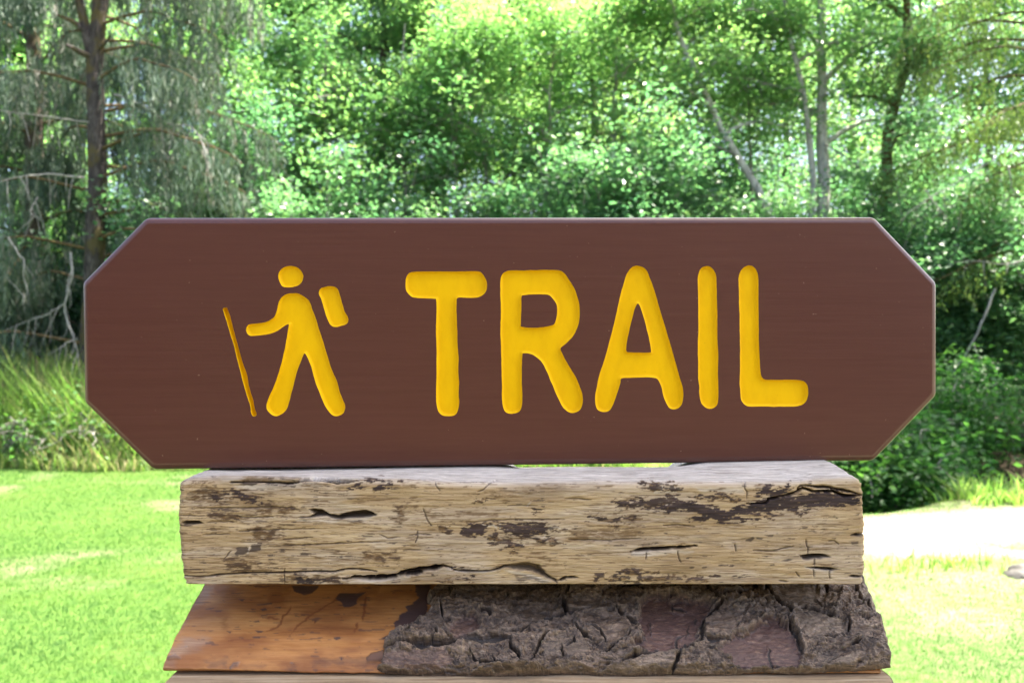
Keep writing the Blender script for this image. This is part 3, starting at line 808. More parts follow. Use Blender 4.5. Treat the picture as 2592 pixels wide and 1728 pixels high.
    # pale streaks beside the openings
    for p, zf in ((([(560,250),(640,275),(900,250),(1350,240),(1500,260),(1200,290),(900,310),(640,295)]), A), (([(1200,600),(1540,590),(1680,610),(1900,595),(1960,580),(1880,625),(1500,640),(1230,620)]), A),
                  (([(460,200),(660,175),(690,190),(600,225),(480,225)]), A), (([(1700,1215),(2352,1165),(2352,1200),(1900,1230)]), A), (([(1000,1110),(1150,1110),(1350,1170),(1460,1225),(1380,1225),(1180,1160)]), B),
                  (([(0,925),(440,905),(600,930),(300,950),(0,960)]), Cc), (([(500,1080),(900,1110),(800,1130),(300,1130)]), B), (([(1700,1060),(1900,1090),(1980,1130),(1780,1110)]), Cc), (([(600,290),(1100,300),(1100,340),(700,330)]), Cc)):
        c.patch(zf(p), 'pale', 0.6, jit=8, soft=5)
    # openings and cracks with real depth
    c.patch(A([(1240,585),(1390,555),(1340,495),(1470,500),(1560,555),(1640,555),(1780,515),(1900,510),(1980,535),(2020,565),(1960,580),(1800,590),(1620,605),(1500,575),(1380,580)]), 'dark', .8, depth=.0075, jit=5, soft=2, dsoft=5)
    c.patch(A([(75,635),(120,615),(240,615),(300,640),(220,650),(110,655)]), 'dark', .8, depth=.005, jit=3, soft=2, dsoft=4)
    c.patch(A([(640,240),(720,185),(850,180),(1000,200),(920,235),(760,235)]), 'brown', .8, depth=.003, jit=6)
    c.stroke(A([(560,235),(700,225),(900,232),(1080,240),(1160,240),(1280,205),(1360,200),(1500,210),(1600,232),(1700,228),(1840,212)]), 6.5, 'dark', .95, .007)
    c.stroke(A([(1500,190),(1640,205),(1800,215)]), 3, 'dark', .9, .003)
    c.stroke(A([(100,1165),(330,1170),(440,1150),(700,1135),(1000,1132),(1300,1122),(1600,1120),(1700,1098),(1800,1092),(1900,1104),(2010,1118)]), 3.0, 'dark', .95, .003, jit=1.5)
    c.stroke(A([(1685,1192),(1800,1178),(2000,1182),(2180,1165),(2300,1130),(2352,1120)]) + B([(60,1120),(170,1105),(280,1090),(400,1070),(480,1085)]), 9, 'dark', .97, .009, jit=4)
    c.stroke(B([(0,1150),(100,1145),(180,1130)]), 8, 'dark', .97, .008, jit=4)
    c.stroke(B([(480,1095),(580,1112),(700,1118),(860,1112),(960,1090),(1050,1060)]), 3, 'dark', .95, .003, jit=1.5)
    c.patch(B([(860,1085),(980,1060),(1080,1040),(1240,1028),(1350,1050),(1400,1100),(1450,1155),(1540,1200),(1530,1245),(1470,1210),(1360,1150),(1220,1110),(1050,1090)]), 'dark', .72, depth=.006, jit=5, soft=3, dsoft=10)
    c.patch(B([(1080,1130),(1300,1170),(1450,1240),(1160,1240)]), 'dark', .6, jit=9, soft=3, holes=grainy(.36))
    c.stroke(B([(1540,1205),(1620,1180),(1740,1180)]), 5, 'dark', .9, .003)
    c.stroke(B([(2260,920),(2352,905)]) + Cc([(120,905),(300,895),(480,880),(640,870)]), 6, 'dark', .9, .006, jit=3)
    c.stroke(Cc([(1140,450),(1330,440),(1350,400),(1450,380),(1600,350),(1660,320),(1700,290),(1800,330),(1900,320),(2000,325),(2100,370),(2200,375),(2290,365)]), 5, 'dark', .97, .006, jit=3)
    c.stroke(Cc([(1660,260),(1750,265),(1850,285),(1960,285),(2060,310),(2180,330),(2280,365)]), 4, 'dark', .95, .004, jit=3)
    c.stroke(Cc([(1640,330),(1660,270),(1700,255)]), 3, 'dark', .9, .003)
    c.patch(Cc([(1660,960),(1760,945),(1900,945),(1980,975),(1900,985),(1820,1000),(1700,1005)]), 'dark', .8, depth=.006, jit=4, soft=2, dsoft=6)
    c.patch(Cc([(1720,1075),(1850,1070),(2040,1085),(1970,1118),(1840,1100)]), 'dark', .9, depth=.007, jit=4, soft=2, dsoft=5)
    c.patch(Cc([(2160,765),(2220,738),(2330,735),(2330,770),(2220,775)]), 'dark', .85, depth=.005, jit=4, soft=2, dsoft=5)
    c.patch(Cc([(2140,1165),(2200,1155),(2310,1165),(2300,1180),(2200,1180)]), 'dark', .95, depth=.005, jit=2, soft=2, dsoft=4)
    for L in ([(1115,230),(1120,300),(1140,330),(1135,400)], [(1725,800),(1730,860),(1750,890),(1740,950)], [(1810,985),(1810,1060)], [(1800,1100),(1805,1170)], [(1955,1110),(1962,1190)], [(140,925),(138,1000)], [(450,910),(460,980),(480,1030)], [(1625,1120),(1660,1170)],
              [(1950,820),(2010,815),(2050,850)], [(310,665),(450,655),(620,675)], [(1200,910),(1370,915),(1600,870)], [(1460,1210),(1540,1220)], [(1020,850),(1030,920)]):
        c.stroke(Cc(L), 1.9, 'dark', .8, .0012, jit=1.5)
    for L in ([(320,230),(330,280),(370,320)], [(200,500),(220,560),(240,610),(280,660)], [(140,710),(145,780),(120,840)], [(60,760),(160,745),(280,760)], [(930,205),(850,240),(800,310),(740,330)], [(1600,400),(1780,400),(1870,410)], [(1040,465),(1330,465)], [(0,905),(170,905)], [(1640,800),(1950,810),(2352,795)], [(630,630),(1100,600),(1600,600)]):
        c.stroke(B(L), 1.9, 'dark', .75, .001, jit=2)
    for L in ([(250,490),(700,490),(1200,480)], [(620,580),(980,580)], [(330,635),(620,625)], [(280,755),(560,745)], [(940,870),(1400,850),(1860,830),(2100,825)], [(640,715),(1100,700),(1480,690)], [(500,1000),(560,920)], [(1095,1080),(1098,1240)], [(60,565),(300,570)], [(1080,800),(1380,780)], [(1240,580),(1330,575)], [(2040,750),(2120,790),(2230,780)]):
        c.stroke(A(L), 2.2, 'dark', .7, .001, jit=3)
    # natural relief
    h = c.h + 0.0009 * (fbm(px * 0.008, py * 0.035, 120, 4) - 0.5) * 2 * np.clip(isf + ist, 0, 1)
    h = h + 0.0004 * (fbm(px * 0.03, py * 0.35, 130, 4) - 0.5) * 2
    tops = np.array([1.0 if k == 'top' else 0.0 for k, a in rows])[:, None]
    h = h * np.clip(np.where(Y > 0.535, 0.25, 1.0) * 1.0, 0, 1)
    c.m['grey'] = np.maximum(c.m['grey'], np.clip(tops * 0.95 + ist * 0.8, 0, 0.95))  # weathered grey top, whitened further in place of missing sky light
    c.m['grey'] = np.maximum(c.m['grey'], 0.22 * isf * sstep(0.5, 0.68, fbm(px * 0.006, py * 0.03, 140, 3)))
    tk = sstep(0.60, 0.72, fbm(px * 0.012, py * 0.25, 150, 4)) * tops
    c.m['brown'] = np.maximum(c.m['brown'], 0.35 * tk)
    for k in ('dark', 'brown', 'pale'):
        c.m[k] = c.m[k] * np.clip(isf + (tops * 0.55), 0, 1)
    # rounded ends
    dl = (X - X[:, :1]); dr = (X[:, -1:] - X)
    de = np.minimum(dl, dr) + 0.0008 * (fbm(px * 0.2, py * 0.2, 160, 2) - 0.5)
    re_ = 0.004
    ins = np.where(de < re_, re_ - np.sqrt(np.maximum(re_ ** 2 - (re_ - np.clip(de, 0, re_)) ** 2, 0)), 0)
    Xj = X + (0.0016 * (fbm(py * 0.11 + 3, py * 0.02, 170, 3) - 0.5)) * (np.clip(1 - de / 0.01, 0, 1)) * np.where(dl < dr, 1, 1)
    V = np.stack([Xj, Y, Z], -1) + N * (h - ins)[..., None]
    V = V.reshape(-1, 3)
    idx = np.arange(nr * nx).reshape(nr, nx)
    nxt = np.roll(idx, -1, 0)
    q = np.stack([idx[:, :-1], idx[:, 1:], nxt[:, 1:], nxt[:, :-1]], -1).reshape(-1, 4)
    capl, capr = len(V), len(V) + 1
    V = np.vstack([V, [[X[:, 0].mean(), 0.57, 1.377]], [[X[:, -1].mean(), 0.57, 1.377]]])
    t1 = np.stack([np.full(nr, capl), nxt[:, 0], idx[:, 0]], -1)
    t2 = np.stack([np.full(nr, capr), idx[:, -1], nxt[:, -1]], -1)
    at = {k: np.concatenate([c.m[k].ravel(), [0, 0]]) for k in ('dark', 'brown', 'pale', 'grey')}
    mesh('timber', V, [q, np.concatenate([t1, t2])], M['wood'], e, True, at)
build_beam()

# ------------------------------------------------------------------ bark-covered slab
PROF = np.array([(0.640, 1.3405), (0.615, 1.3416), (0.595, 1.3395), (0.572, 1.3330), (0.5505, 1.3253), (0.5326, 1.3184), (0.5188, 1.3124), (0.5042, 1.3065), (0.492, 1.2998), (0.4853, 1.2940)])
def profile(t):
    """t in 0..1 along the profile by arc length -> y, z, normal y, normal z"""
    d = np.concatenate([[0], np.cumsum(np.hypot(*np.diff(PROF, axis=0).T))]); d /= d[-1]
    y = np.interp(t, d, PROF[:, 0]); z = np.interp(t, d, PROF[:, 1])
    k = 0.02
    y0, z0 = np.interp(t - k, d, PROF[:, 0]), np.interp(t - k, d, PROF[:, 1])
    y1, z1 = np.interp(t + k, d, PROF[:, 0]), np.interp(t + k, d, PROF[:, 1])
    ty, tz = y1 - y0, z1 - z0; L = np.hypot(ty, tz) + 1e-9
    return y, z, tz / L, -ty / L

def build_slab():
    e = empty('log_slab', (0.01, 0.56, 1.2915), 'half-round log slab, orange bare wood at one end and thick dark bark on the rest, under the driftwood beam', 'log slab')
    nx = 700
    T = np.concatenate([np.linspace(0, 0.36, 14)[:-1], np.linspace(0.36, 1, 130)])
    s = np.linspace(0, 1, nx)
    y, z, ny, nz = profile(T)
    XR = lambda zz: np.interp(zz, [1.294, 1.300, 1.3065, 1.3124, 1.3184, 1.3253, 1.342], [.2390, .2408, .2451, .2482, .2504, .2517, .253])
    wob = 0.0012 * (fbm(T * 30, T * 0, 180, 3) - 0.5)
    xl = -.2207 + wob; xr = XR(z) - 0.006
    X = xl[:, None] + s[None, :] * (xr - xl)[:, None]
    Y = np.repeat(y[:, None], nx, 1); Z = np.repeat(z[:, None], nx, 1)
    # ragged lower lip of the bare wood: slopes down to the right
    low = sstep(0.90, 1.0, T)[:, None]
    Z = Z - low * (0.0006 + 0.0024 * sstep(-0.22, -0.09, X)) + low * 0.0012 * (fbm(X * 160, X * 0 + 1, 190, 4) - 0.5)
    px = 1296 + X / Y * F; py = 864 + (CAMZ - Z) / Y * F
    c = Canvas(px, py)
    W = lambda L: [(400 + a / 4.2, 1460 + b / 4.2) for a, b in L]
    Q = lambda L: [(900 + a / 4.704, 1460 + b / 4.704) for a, b in L]
    for p in ([(860,235),(930,235),(900,258)], [(1040,290),(1220,275),(1210,295),(1060,298)], [(980,335),(1040,340),(1000,350)], [(1090,340),(1150,328),(1160,350),(1110,358)], [(1240,325),(1310,315),(1300,335)], [(1000,470),(1070,460),(1080,475),(1030,482)],
              [(1030,565),(1110,570),(1100,590),(1060,588)], [(1000,632),(1085,625),(1085,642),(1010,642)], [(1370,652),(1440,652),(1430,662)], [(1860,645),(1930,635),(1940,655),(1900,668),(1870,660)], [(730,570),(785,575),(770,595)], [(860,640),(910,645),(900,655)],
              [(1420,90),(1720,90),(1640,170),(1550,190),(1450,150)], [(1880,225),(1930,170),(2100,165),(2210,150),(2150,200),(2110,240),(2120,290),(2040,320),(1980,320),(1940,260)]):
        c.patch(W(p), 'dark', .9, jit=3, soft=1.5)
    c.patch(W([(2150,290),(2230,290),(2220,310),(2160,305)]), 'dark', .8, jit=3)
    c.patch(W([(1930,855),(1950,850),(1960,870),(1945,880)]), 'dark', 1, depth=.002, jit=0, soft=1)
    for L in ([(1990,235),(1880,240),(1780,300),(1680,360),(1620,410),(1540,480),(1450,550),(1400,620)], [(1410,310),(1390,370),(1330,420),(1310,500),(1240,540),(1150,565)], [(2215,170),(2210,250),(2195,330),(2190,400),(2175,470)], [(1150,440),(1200,430),(1290,440)], [(740,670),(880,665),(1020,660)], [(1690,460),(1650,500)], [(2130,490),(2080,600)]):
        c.stroke(W(L), 4.5, 'brown', .85, jit=4, soft=3)
    c.stroke(W([(2175,475),(2260,475),(2340,470)]), 1.5, 'dark', .6, jit=1)
    c.stroke(W([(380,272),(560,270)]), 1.8, 'dark', .6, jit=1)
    for p in ([(1180,160),(1380,150),(1340,330),(1200,330)], [(700,640),(800,600),(1000,640),(760,730)], [(680,380),(740,390),(740,570),(690,560)], [(1960,150),(2352,100),(2352,160),(2000,320)], [(600,90),(900,90),(800,200),(620,190)]):
        c.patch(W(p), 'brown', .5, jit=18, soft=10)
    c.m['brown'] = np.maximum(c.m['brown'], 0.5 * sstep(0.50, 0.72, fbm(px * 0.008, py * 0.022, 202, 4)))
    c.m['dark'] = np.maximum(c.m['dark'], 0.55 * sstep(0.69, 0.76, fbm(px * 0.03, py * 0.17, 204, 4)))
    # purplish grey lower stains
    for p in ([(1640,900),(1800,860),(2352,880),(2352,950),(2000,940),(1650,930)], [(920,930),(1100,920),(1120,950),(940,960)], [(1340,980),(1400,930),(1480,920),(1440,990)], [(500,900),(720,830),(740,960),(540,980)]):
        c.patch(W(p), 'dark', .42, jit=16, soft=8)
    for p in ([(100,850),(180,810),(240,850),(250,875),(110,880)], [(760,960),(800,910),(870,900),(850,940),(770,980)], [(1400,910),(1440,905),(1430,925)], [(260,740),(330,725),(320,750)]):
        c.patch(W(p), 'grey', .9, jit=3, soft=2, raise_=.0012, dsoft=3)
    c.patch(W([(30,960),(120,780),(260,650),(500,640),(560,700),(400,780),(200,900),(150,970)]), 'grey', .55, jit=16, soft=12)
    c.patch(W([(480,90),(600,90),(560,200),(420,300),(300,450),(200,600),(190,560)]), 'grey', .55, jit=12, soft=10)
    # dark inner-bark patches beside the bark
    c.patch(Q([(700,90),(900,90),(860,310),(840,500),(620,600),(480,610),(450,550),(530,460),(640,410),(600,360),(700,300),(760,250),(700,170)]), 'dark', .93, jit=7, soft=2, raise_=.0004)
    c.patch(Q([(295,740),(350,700),(480,655),(500,690),(400,730)]), 'dark', .93, jit=5, soft=1.6)
    c.patch(Q([(120,960),(180,910),(330,865),(380,1010),(130,1005)]), 'dark', .75, jit=3, soft=1.5, raise_=.001, dsoft=3)
    h = c.h + 0.0006 * (fbm(px * 0.01, py * 0.03, 200, 4) - 0.5) * 2 + 0.00025 * (fbm(px * 0.03, py * 0.3, 210, 3) - 0.5) * 2
    V = np.stack([X, Y + ny[:, None] * h, Z + nz[:, None] * h], -1)
    # underside
    ub = [(0.487, 1.2915), (0.52, 1.2906), (0.60, 1.2903), (0.64, 1.2915)]
    U = []
    for yy, zz in ub:
        U.append(np.stack([X[-1], np.full(nx, yy), np.minimum(zz, Z[-1] - 0.0012) if yy < 0.5 else np.full(nx, zz)], -1))
    V = np.concatenate([V, np.array(U)])
    nr = V.shape[0]
    idx = np.arange(nr * nx).reshape(nr, nx); nxt = np.roll(idx, -1, 0)
    q = np.stack([idx[:, :-1], idx[:, 1:], nxt[:, 1:], nxt[:, :-1]], -1).reshape(-1, 4)
    Vf = V.reshape(-1, 3); a0 = len(Vf)
    Vf = np.vstack([Vf, [[-.2205, .57, 1.31]], [[xr.mean(), .57, 1.31]]])
    caps = np.concatenate([np.stack([np.full(nr, a0), nxt[:, 0], idx[:, 0]], -1), np.stack([np.full(nr, a0 + 1), idx[:, -1], nxt[:, -1]], -1)])
    pad = np.zeros(4 * nx + 2)
    mesh('sapwood', Vf, [q, caps], M['sap'], e, True, {k: np.concatenate([c.m[k].ravel(), pad]) for k in ('dark', 'brown', 'grey')})

    # ---- bark layer
    nx, ntt = 800, 230
    xs = np.linspace(-0.10, 0.262, nx)
    T = np.linspace(0.28, 1.04, ntt)
    y, z, ny, nz = profile(np.minimum(T, 1.0))
    ex = np.maximum(T - 1.0, 0) * 0.19
    z = z - ex; 
    X = np.repeat(xs[None, :], ntt, 0); Y = np.repeat(y[:, None], nx, 1); Z = np.repeat(z[:, None], nx, 1)
    px = 1296 + X / Y * F; py = 864 + (CAMZ - Z) / Y * F + np.maximum(T - 1, 0)[:, None] * 0
    R6 = lambda L: [(1360 + a / 4.704, 1460 + b / 4.704) for a, b in L]
    R7 = lambda L: [(1800 + a / 4.704, 1460 + b / 4.704) for a, b in L]
    c = Canvas(px, py)
    # plates: warped cell pattern for steps between scales
    wx = px + 26 * (fbm(px * 0.012, py * 0.02, 230, 3) - 0.5) * 2; wy = py + 18 * (fbm(px * 0.014, py * 0.02, 240, 3) - 0.5) * 2
    pf = fbm(wx * 0.010, wy * 0.024, 250, 3) * 9
    pk = np.floor(pf); plate = (pk + sstep(0.0, 0.22, pf - pk)) / 9
    h = 0.0050 + 0.014 * (plate - 0.5)
    h += 0.0035 * (fbm(px * 0.012, py * 0.02, 260, 3) - 0.5) * 2
    rid = 1 - np.abs(fbm(wx * 0.03, wy * 0.06, 270, 4) - 0.5) * 2
    rough = 0.0022 * (rid ** 3 - 0.5) + 0.0008 * (fbm(px * 0.09, py * 0.17, 280, 4) - 0.5) * 2
    flake = 0.0018 * (np.round(fbm(wx * 0.05, wy * 0.11, 290, 3) * 6) / 6 - 0.5) * 2
    smooth = np.zeros(px.shape)
    def plate_patch(pts, key, amt, dz, keep=0.22, jit=9):
        idx = np.nonzero(c.win(pts, 30))
        x = px[idx] + jit * c.jx[idx] * 2; yy = py[idx] + jit * c.jy[idx] * 2
        d = sdf(x, yy, [np.asarray(pts, float)]) + 9 * c.rag[idx]
        v = sstep(-2, 3, d); d = d - 9 * c.rag[idx] * 0.6
        if key: c.put(key, idx, v * amt)
        smooth[idx] = np.maximum(smooth[idx], sstep(-4, 5, d) * (1 - keep))
        sm_ = sstep(-6.0, 6.0, d)
        h[idx] = h[idx] * (1 - 0.88 * sm_) + 0.88 * sm_ * (0.0048 + 1.35 * dz) + 0.0016 * sstep(-14, -2, d) * (1 - sm_) * (1 if dz < -.002 else 0)
    plate_patch(Q([(1100,680),(1180,560),(1280,510),(1420,530),(1480,600),(1440,680),(1300,760),(1150,780)]), 'scar', .75, -.0025)
    plate_patch(Q([(340,930),(700,920),(1060,920),(1170,980),(1150,1080),(1000,1150),(800,1120),(560,1140),(320,1060)]), 'scar', .55, -.0005, .35)
    plate_patch(R6([(1220,380),(1300,290),(1500,300),(1700,310),(1900,340),(2080,370),(2060,470),(1960,560),(1900,700),(1850,850),(1680,900),(1400,920),(1100,900),(1180,800),(1290,740),(1220,680),(1200,560)]), 'scar', 1, -.0035)
    plate_patch(R7([(60,880),(250,750),(450,700),(600,590),(720,540),(860,590),(950,680),(1030,830),(1080,940),(1020,1120),(760,1100),(400,1110),(280,1100),(200,960)]), 'scar', 1, -.0035)
    plate_patch(R7([(660,180),(900,150),(1250,180),(1280,330),(1100,400),(900,380),(760,310)]), 'pale', 0.33, -.001)
    plate_patch(R7([(980,500),(1200,470),(1400,520),(1580,560),(1600,700),(1400,740),(1150,770),(1020,700)]), 'pale', 0.27, -.0008)
    plate_patch(R6([(60,820),(300,770),(560,800),(620,900),(560,980),(300,990),(80,980)]), 'pale', 0.24, .0005, .4)
    plate_patch(R6([(340,350),(700,330),(900,430),(850,500),(500,480),(360,450)]), None, 0, .0012, .4)
    plate_patch(R6([(480,520),(900,500),(1080,590),(1090,720),(960,850),(780,880),(640,780)]), None, 0, .0012, .45)
    plate_patch(R6([(1980,560),(2352,480),(2352,720),(2150,780),(1970,740)]), None, 0, .0015, .45)
    plate_patch(R6([(900,1050),(1300,960),(1660,930),(1600,1120),(1300,1160),(700,1190)]), 'pale', 0.21, .001, .5)
    plate_patch(R7([(1300,1090),(1500,980),(1800,920),(1700,1050),(1500,1090)]), 'pale', 0.33, .001, .5)
    h = h + (rough + flake) * (1 - smooth)
    h += 0.0006 * (fbm(px * 0.05, py * 0.10, 300, 4) - 0.5) * 2 * smooth
    cracks = [(Q, [(840,320),(1000,320),(1170,280),(1280,250),(1400,260),(1520,240),(1700,200),(1850,180)], 6), (Q, [(400,870),(600,835),(800,855),(1000,860),(1150,840),(1300,770),(1400,770),(1500,800),(1650,780),(1780,770),(1840,790)], 11), (Q, [(1840,790),(1850,900),(1930,960),(1950,1080)], 5),
              (Q, [(1700,720),(1850,700),(1960,700),(2050,630),(2130,570),(2250,530),(2352,490)], 6), (Q, [(2352,700),(2250,760),(2190,830),(2160,930),(2100,1040)], 4), (Q, [(1370,920),(1420,1010),(1480,1050),(1600,1060),(1680,1070),(1800,1060)], 4), (Q, [(1220,340),(1330,370),(1400,410),(1480,410)], 4),
              (Q, [(640,640),(650,740),(580,760)], 4), (Q, [(960,680),(960,760),(900,830)], 3.5), (Q, [(1010,430),(1040,540)], 3), (Q, [(1620,940),(1660,1080)], 3), (Q, [(1470,490),(1560,500),(1640,530)], 7), (Q, [(1830,220),(1780,280)], 4), (Q, [(1120,140),(1130,260)], 3),
              (R6, [(1000,185),(1100,180),(1210,190),(1280,230)], 8), (R6, [(290,310),(320,390),(345,500)], 8), (R6, [(0,580),(100,545),(200,500),(330,480),(480,480),(640,460)], 5), (R6, [(650,500),(780,490),(870,490),(950,450)], 4), (R6, [(10,870),(60,800),(140,720),(260,710),(380,700)], 5),
              (R6, [(420,590),(470,670),(540,730),(640,790)], 5), (R6, [(560,650),(650,670),(740,720),(790,790),(820,850)], 3), (R6, [(720,930),(850,910),(960,860),(1050,810),(1100,750)], 4), (R6, [(1000,1060),(1080,1010),(1200,980),(1320,940),(1500,920),(1680,910),(1850,890)], 6),
              (R6, [(1600,340),(1605,400),(1700,410),(1780,430)], 4), (R6, [(1605,400),(1600,450)], 3), (R6, [(1740,720),(1660,750),(1640,840),(1660,900)], 4), (R6, [(1700,930),(1650,1020),(1620,1100),(1610,1160)], 6), (R6, [(1940,170),(2040,240),(2130,320),(2250,310),(2352,280)], 7),
              (R6, [(2130,320),(2200,400),(2100,470),(2000,540),(1950,640),(1960,740),(1880,850)], 6), (R6, [(1960,740),(2080,780),(2200,780),(2300,770)], 3.5), (R6, [(290,870),(295,960),(310,990)], 3), (R6, [(930,440),(1010,510),(1110,570),(1180,600)], 5), (R6, [(430,770),(440,830),(360,870)], 3),
              (R6, [(1880,520),(1880,600)], 3), (R6, [(1800,600),(1780,740)], 3), (R6, [(1340,560),(1355,640),(1350,710)], 2.5), (R6, [(1640,90),(1640,220)], 4), (R6, [(620,230),(700,180),(850,150),(960,160)], 5), (R6, [(200,290),(330,270),(390,180),(390,140)], 4),
              (R7, [(550,110),(520,170),(440,240),(330,270),(220,290),(70,320)], 7), (R7, [(560,110),(650,180),(720,280),(800,350),(870,390),(940,470),(930,540)], 7), (R7, [(940,440),(1100,410),(1200,440),(1290,470),(1400,520),(1500,520)], 5), (R7, [(200,460),(400,400),(560,390),(700,430),(850,440)], 4),
              (R7, [(890,580),(950,680),(1020,780),(1050,880),(1080,940)], 5), (R7, [(1130,790),(1260,770),(1380,750),(1450,770),(1560,740)], 3.5), (R7, [(680,860),(690,960),(710,1050),(700,1120)], 4.5), (R7, [(1640,870),(1720,860),(1800,830)], 4), (R7, [(1330,130),(1370,230),(1500,260),(1650,290)], 5),
              (R7, [(1600,560),(1640,640),(1600,720)], 4), (R7, [(1720,570),(1850,590),(1980,560)], 5), (R7, [(1850,820),(1980,870)], 5), (R7, [(1690,200),(1750,330),(1900,420)], 4), (R7, [(1250,340),(1330,420),(1480,470)], 3.5)]
    jx, jy = c.jx * 2, c.jy * 2
    for zf, L, wd in cracks:
        pts = zf(L); wd = wd * 1.3
        idx = np.nonzero(c.win(pts, wd * 4 + 14))
        d, t = seg_dist(px[idx] + 5 * jx[idx], py[idx] + 5 * jy[idx], pts)
        ww = wd * np.clip(np.minimum(t, 1 - t) * 5, 0.3, 1)
        v = 1 - sstep(ww * 0.32, ww * 0.75 + 0.6, d)
        c.put('crack', idx, v)
        lift = sstep(ww * 3.2, ww * 0.9, d) * 0.0010
        h[idx] = h[idx] + lift
        h[idx] = h[idx] * (1 - v) + v * np.minimum(h[idx], 0.0006 if wd >= 4 else 0.002)
    fine = fbm(wx * 0.07, wy * 0.13, 310, 4)
    fc = (1 - sstep(0.0, 0.022, np.abs(fine - 0.5))) * (1 - smooth * 0.9)
    c.m['crack'] = np.maximum(c.m['crack'], 0.8 * fc); h -= 0.0012 * fc
    pl = sstep(0.68, 0.76, fbm(px * 0.10, py * 0.16, 320, 4)) * (1 - smooth)
    c.m['pale'] = np.maximum(c.m['pale'], 0.8 * pl)
    # flake rims rubbed pale, doubling as edge highlight; hollows darkened as crevice shade
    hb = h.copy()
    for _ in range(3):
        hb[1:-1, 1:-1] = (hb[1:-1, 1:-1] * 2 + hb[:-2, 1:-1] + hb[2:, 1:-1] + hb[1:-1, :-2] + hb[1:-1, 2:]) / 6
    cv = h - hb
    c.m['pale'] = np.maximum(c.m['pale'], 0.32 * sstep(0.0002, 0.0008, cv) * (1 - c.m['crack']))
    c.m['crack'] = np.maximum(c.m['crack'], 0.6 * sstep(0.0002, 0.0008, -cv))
    # mask of the bark piece
    bd = Q([(1080,-60),(1010,60),(960,120),(880,200),(845,300),(900,350),(930,400),(830,490),(720,520),(640,560),(560,620),(480,660),(400,720),(340,770),(335,830),(345,900),(320,950),(305,1050),(255,1100),(300,1140)])
    lowpx = [(964,1702),(1000,1707),(1060,1711),(1150,1715),(1240,1715),(1350,1711),(1430,1706),(1490,1706),(1510,1715),(1560,1718),(1640,1716),(1700,1707),(1780,1717),(1850,1711),(1920,1702),(2020,1707),(2100,1700),(2180,1698),(2254,1692)]
    rt = [(2251,1664),(2244,1613),(2224,1560),(2203,1507),(2186,1472),(2170,1440),(2155,1400),(1130,1400)]
    poly = np.array(bd + lowpx + rt, float)
    D = sdf(px + 5 * jx * 0.8, py + 4 * jy * 0.8, [poly])
    D = np.where(T[:, None] < 0.30, -1.0 - 40 * (0.30 - T[:, None]), D)
    hh = np.maximum(h, 0.0008)
    hh = hh * (1 - np.exp(-np.maximum(D, 0) / 4.0)) + 0.0003
    hh = hh * (0.35 + 0.65 * sstep(1508, 1540, py + 0 * px) ) if False else hh
    Dd = np.where(D > 0.5, D, D)
    p, dv, Tr = clip_grid(np.arange(ntt, dtype=float), np.arange(nx, dtype=float), Dd, 0.0)
    ii, jj = p[:, 0], p[:, 1]
    def samp(A_):
        i0 = np.clip(np.floor(ii).astype(int), 0, ntt - 2); j0 = np.clip(np.floor(jj).astype(int), 0, nx - 2)
        fi, fj = ii - i0, jj - j0
        return (A_[i0, j0] * (1 - fi) + A_[i0 + 1, j0] * fi) * (1 - fj) + (A_[i0, j0 + 1] * (1 - fi) + A_[i0 + 1, j0 + 1] * fi) * fj
    NY = np.repeat(ny[:, None], nx, 1); NZ = np.repeat(nz[:, None], nx, 1)
    hs = samp(hh)
    Vb = np.stack([samp(X), samp(Y) + samp(NY) * hs, samp(Z) + samp(NZ) * hs], -1)
    mesh('bark', Vb, Tr, M['bark'], e, True, {k: samp(c.m[k]) for k in ('crack', 'scar', 'pale')})
build_slab()

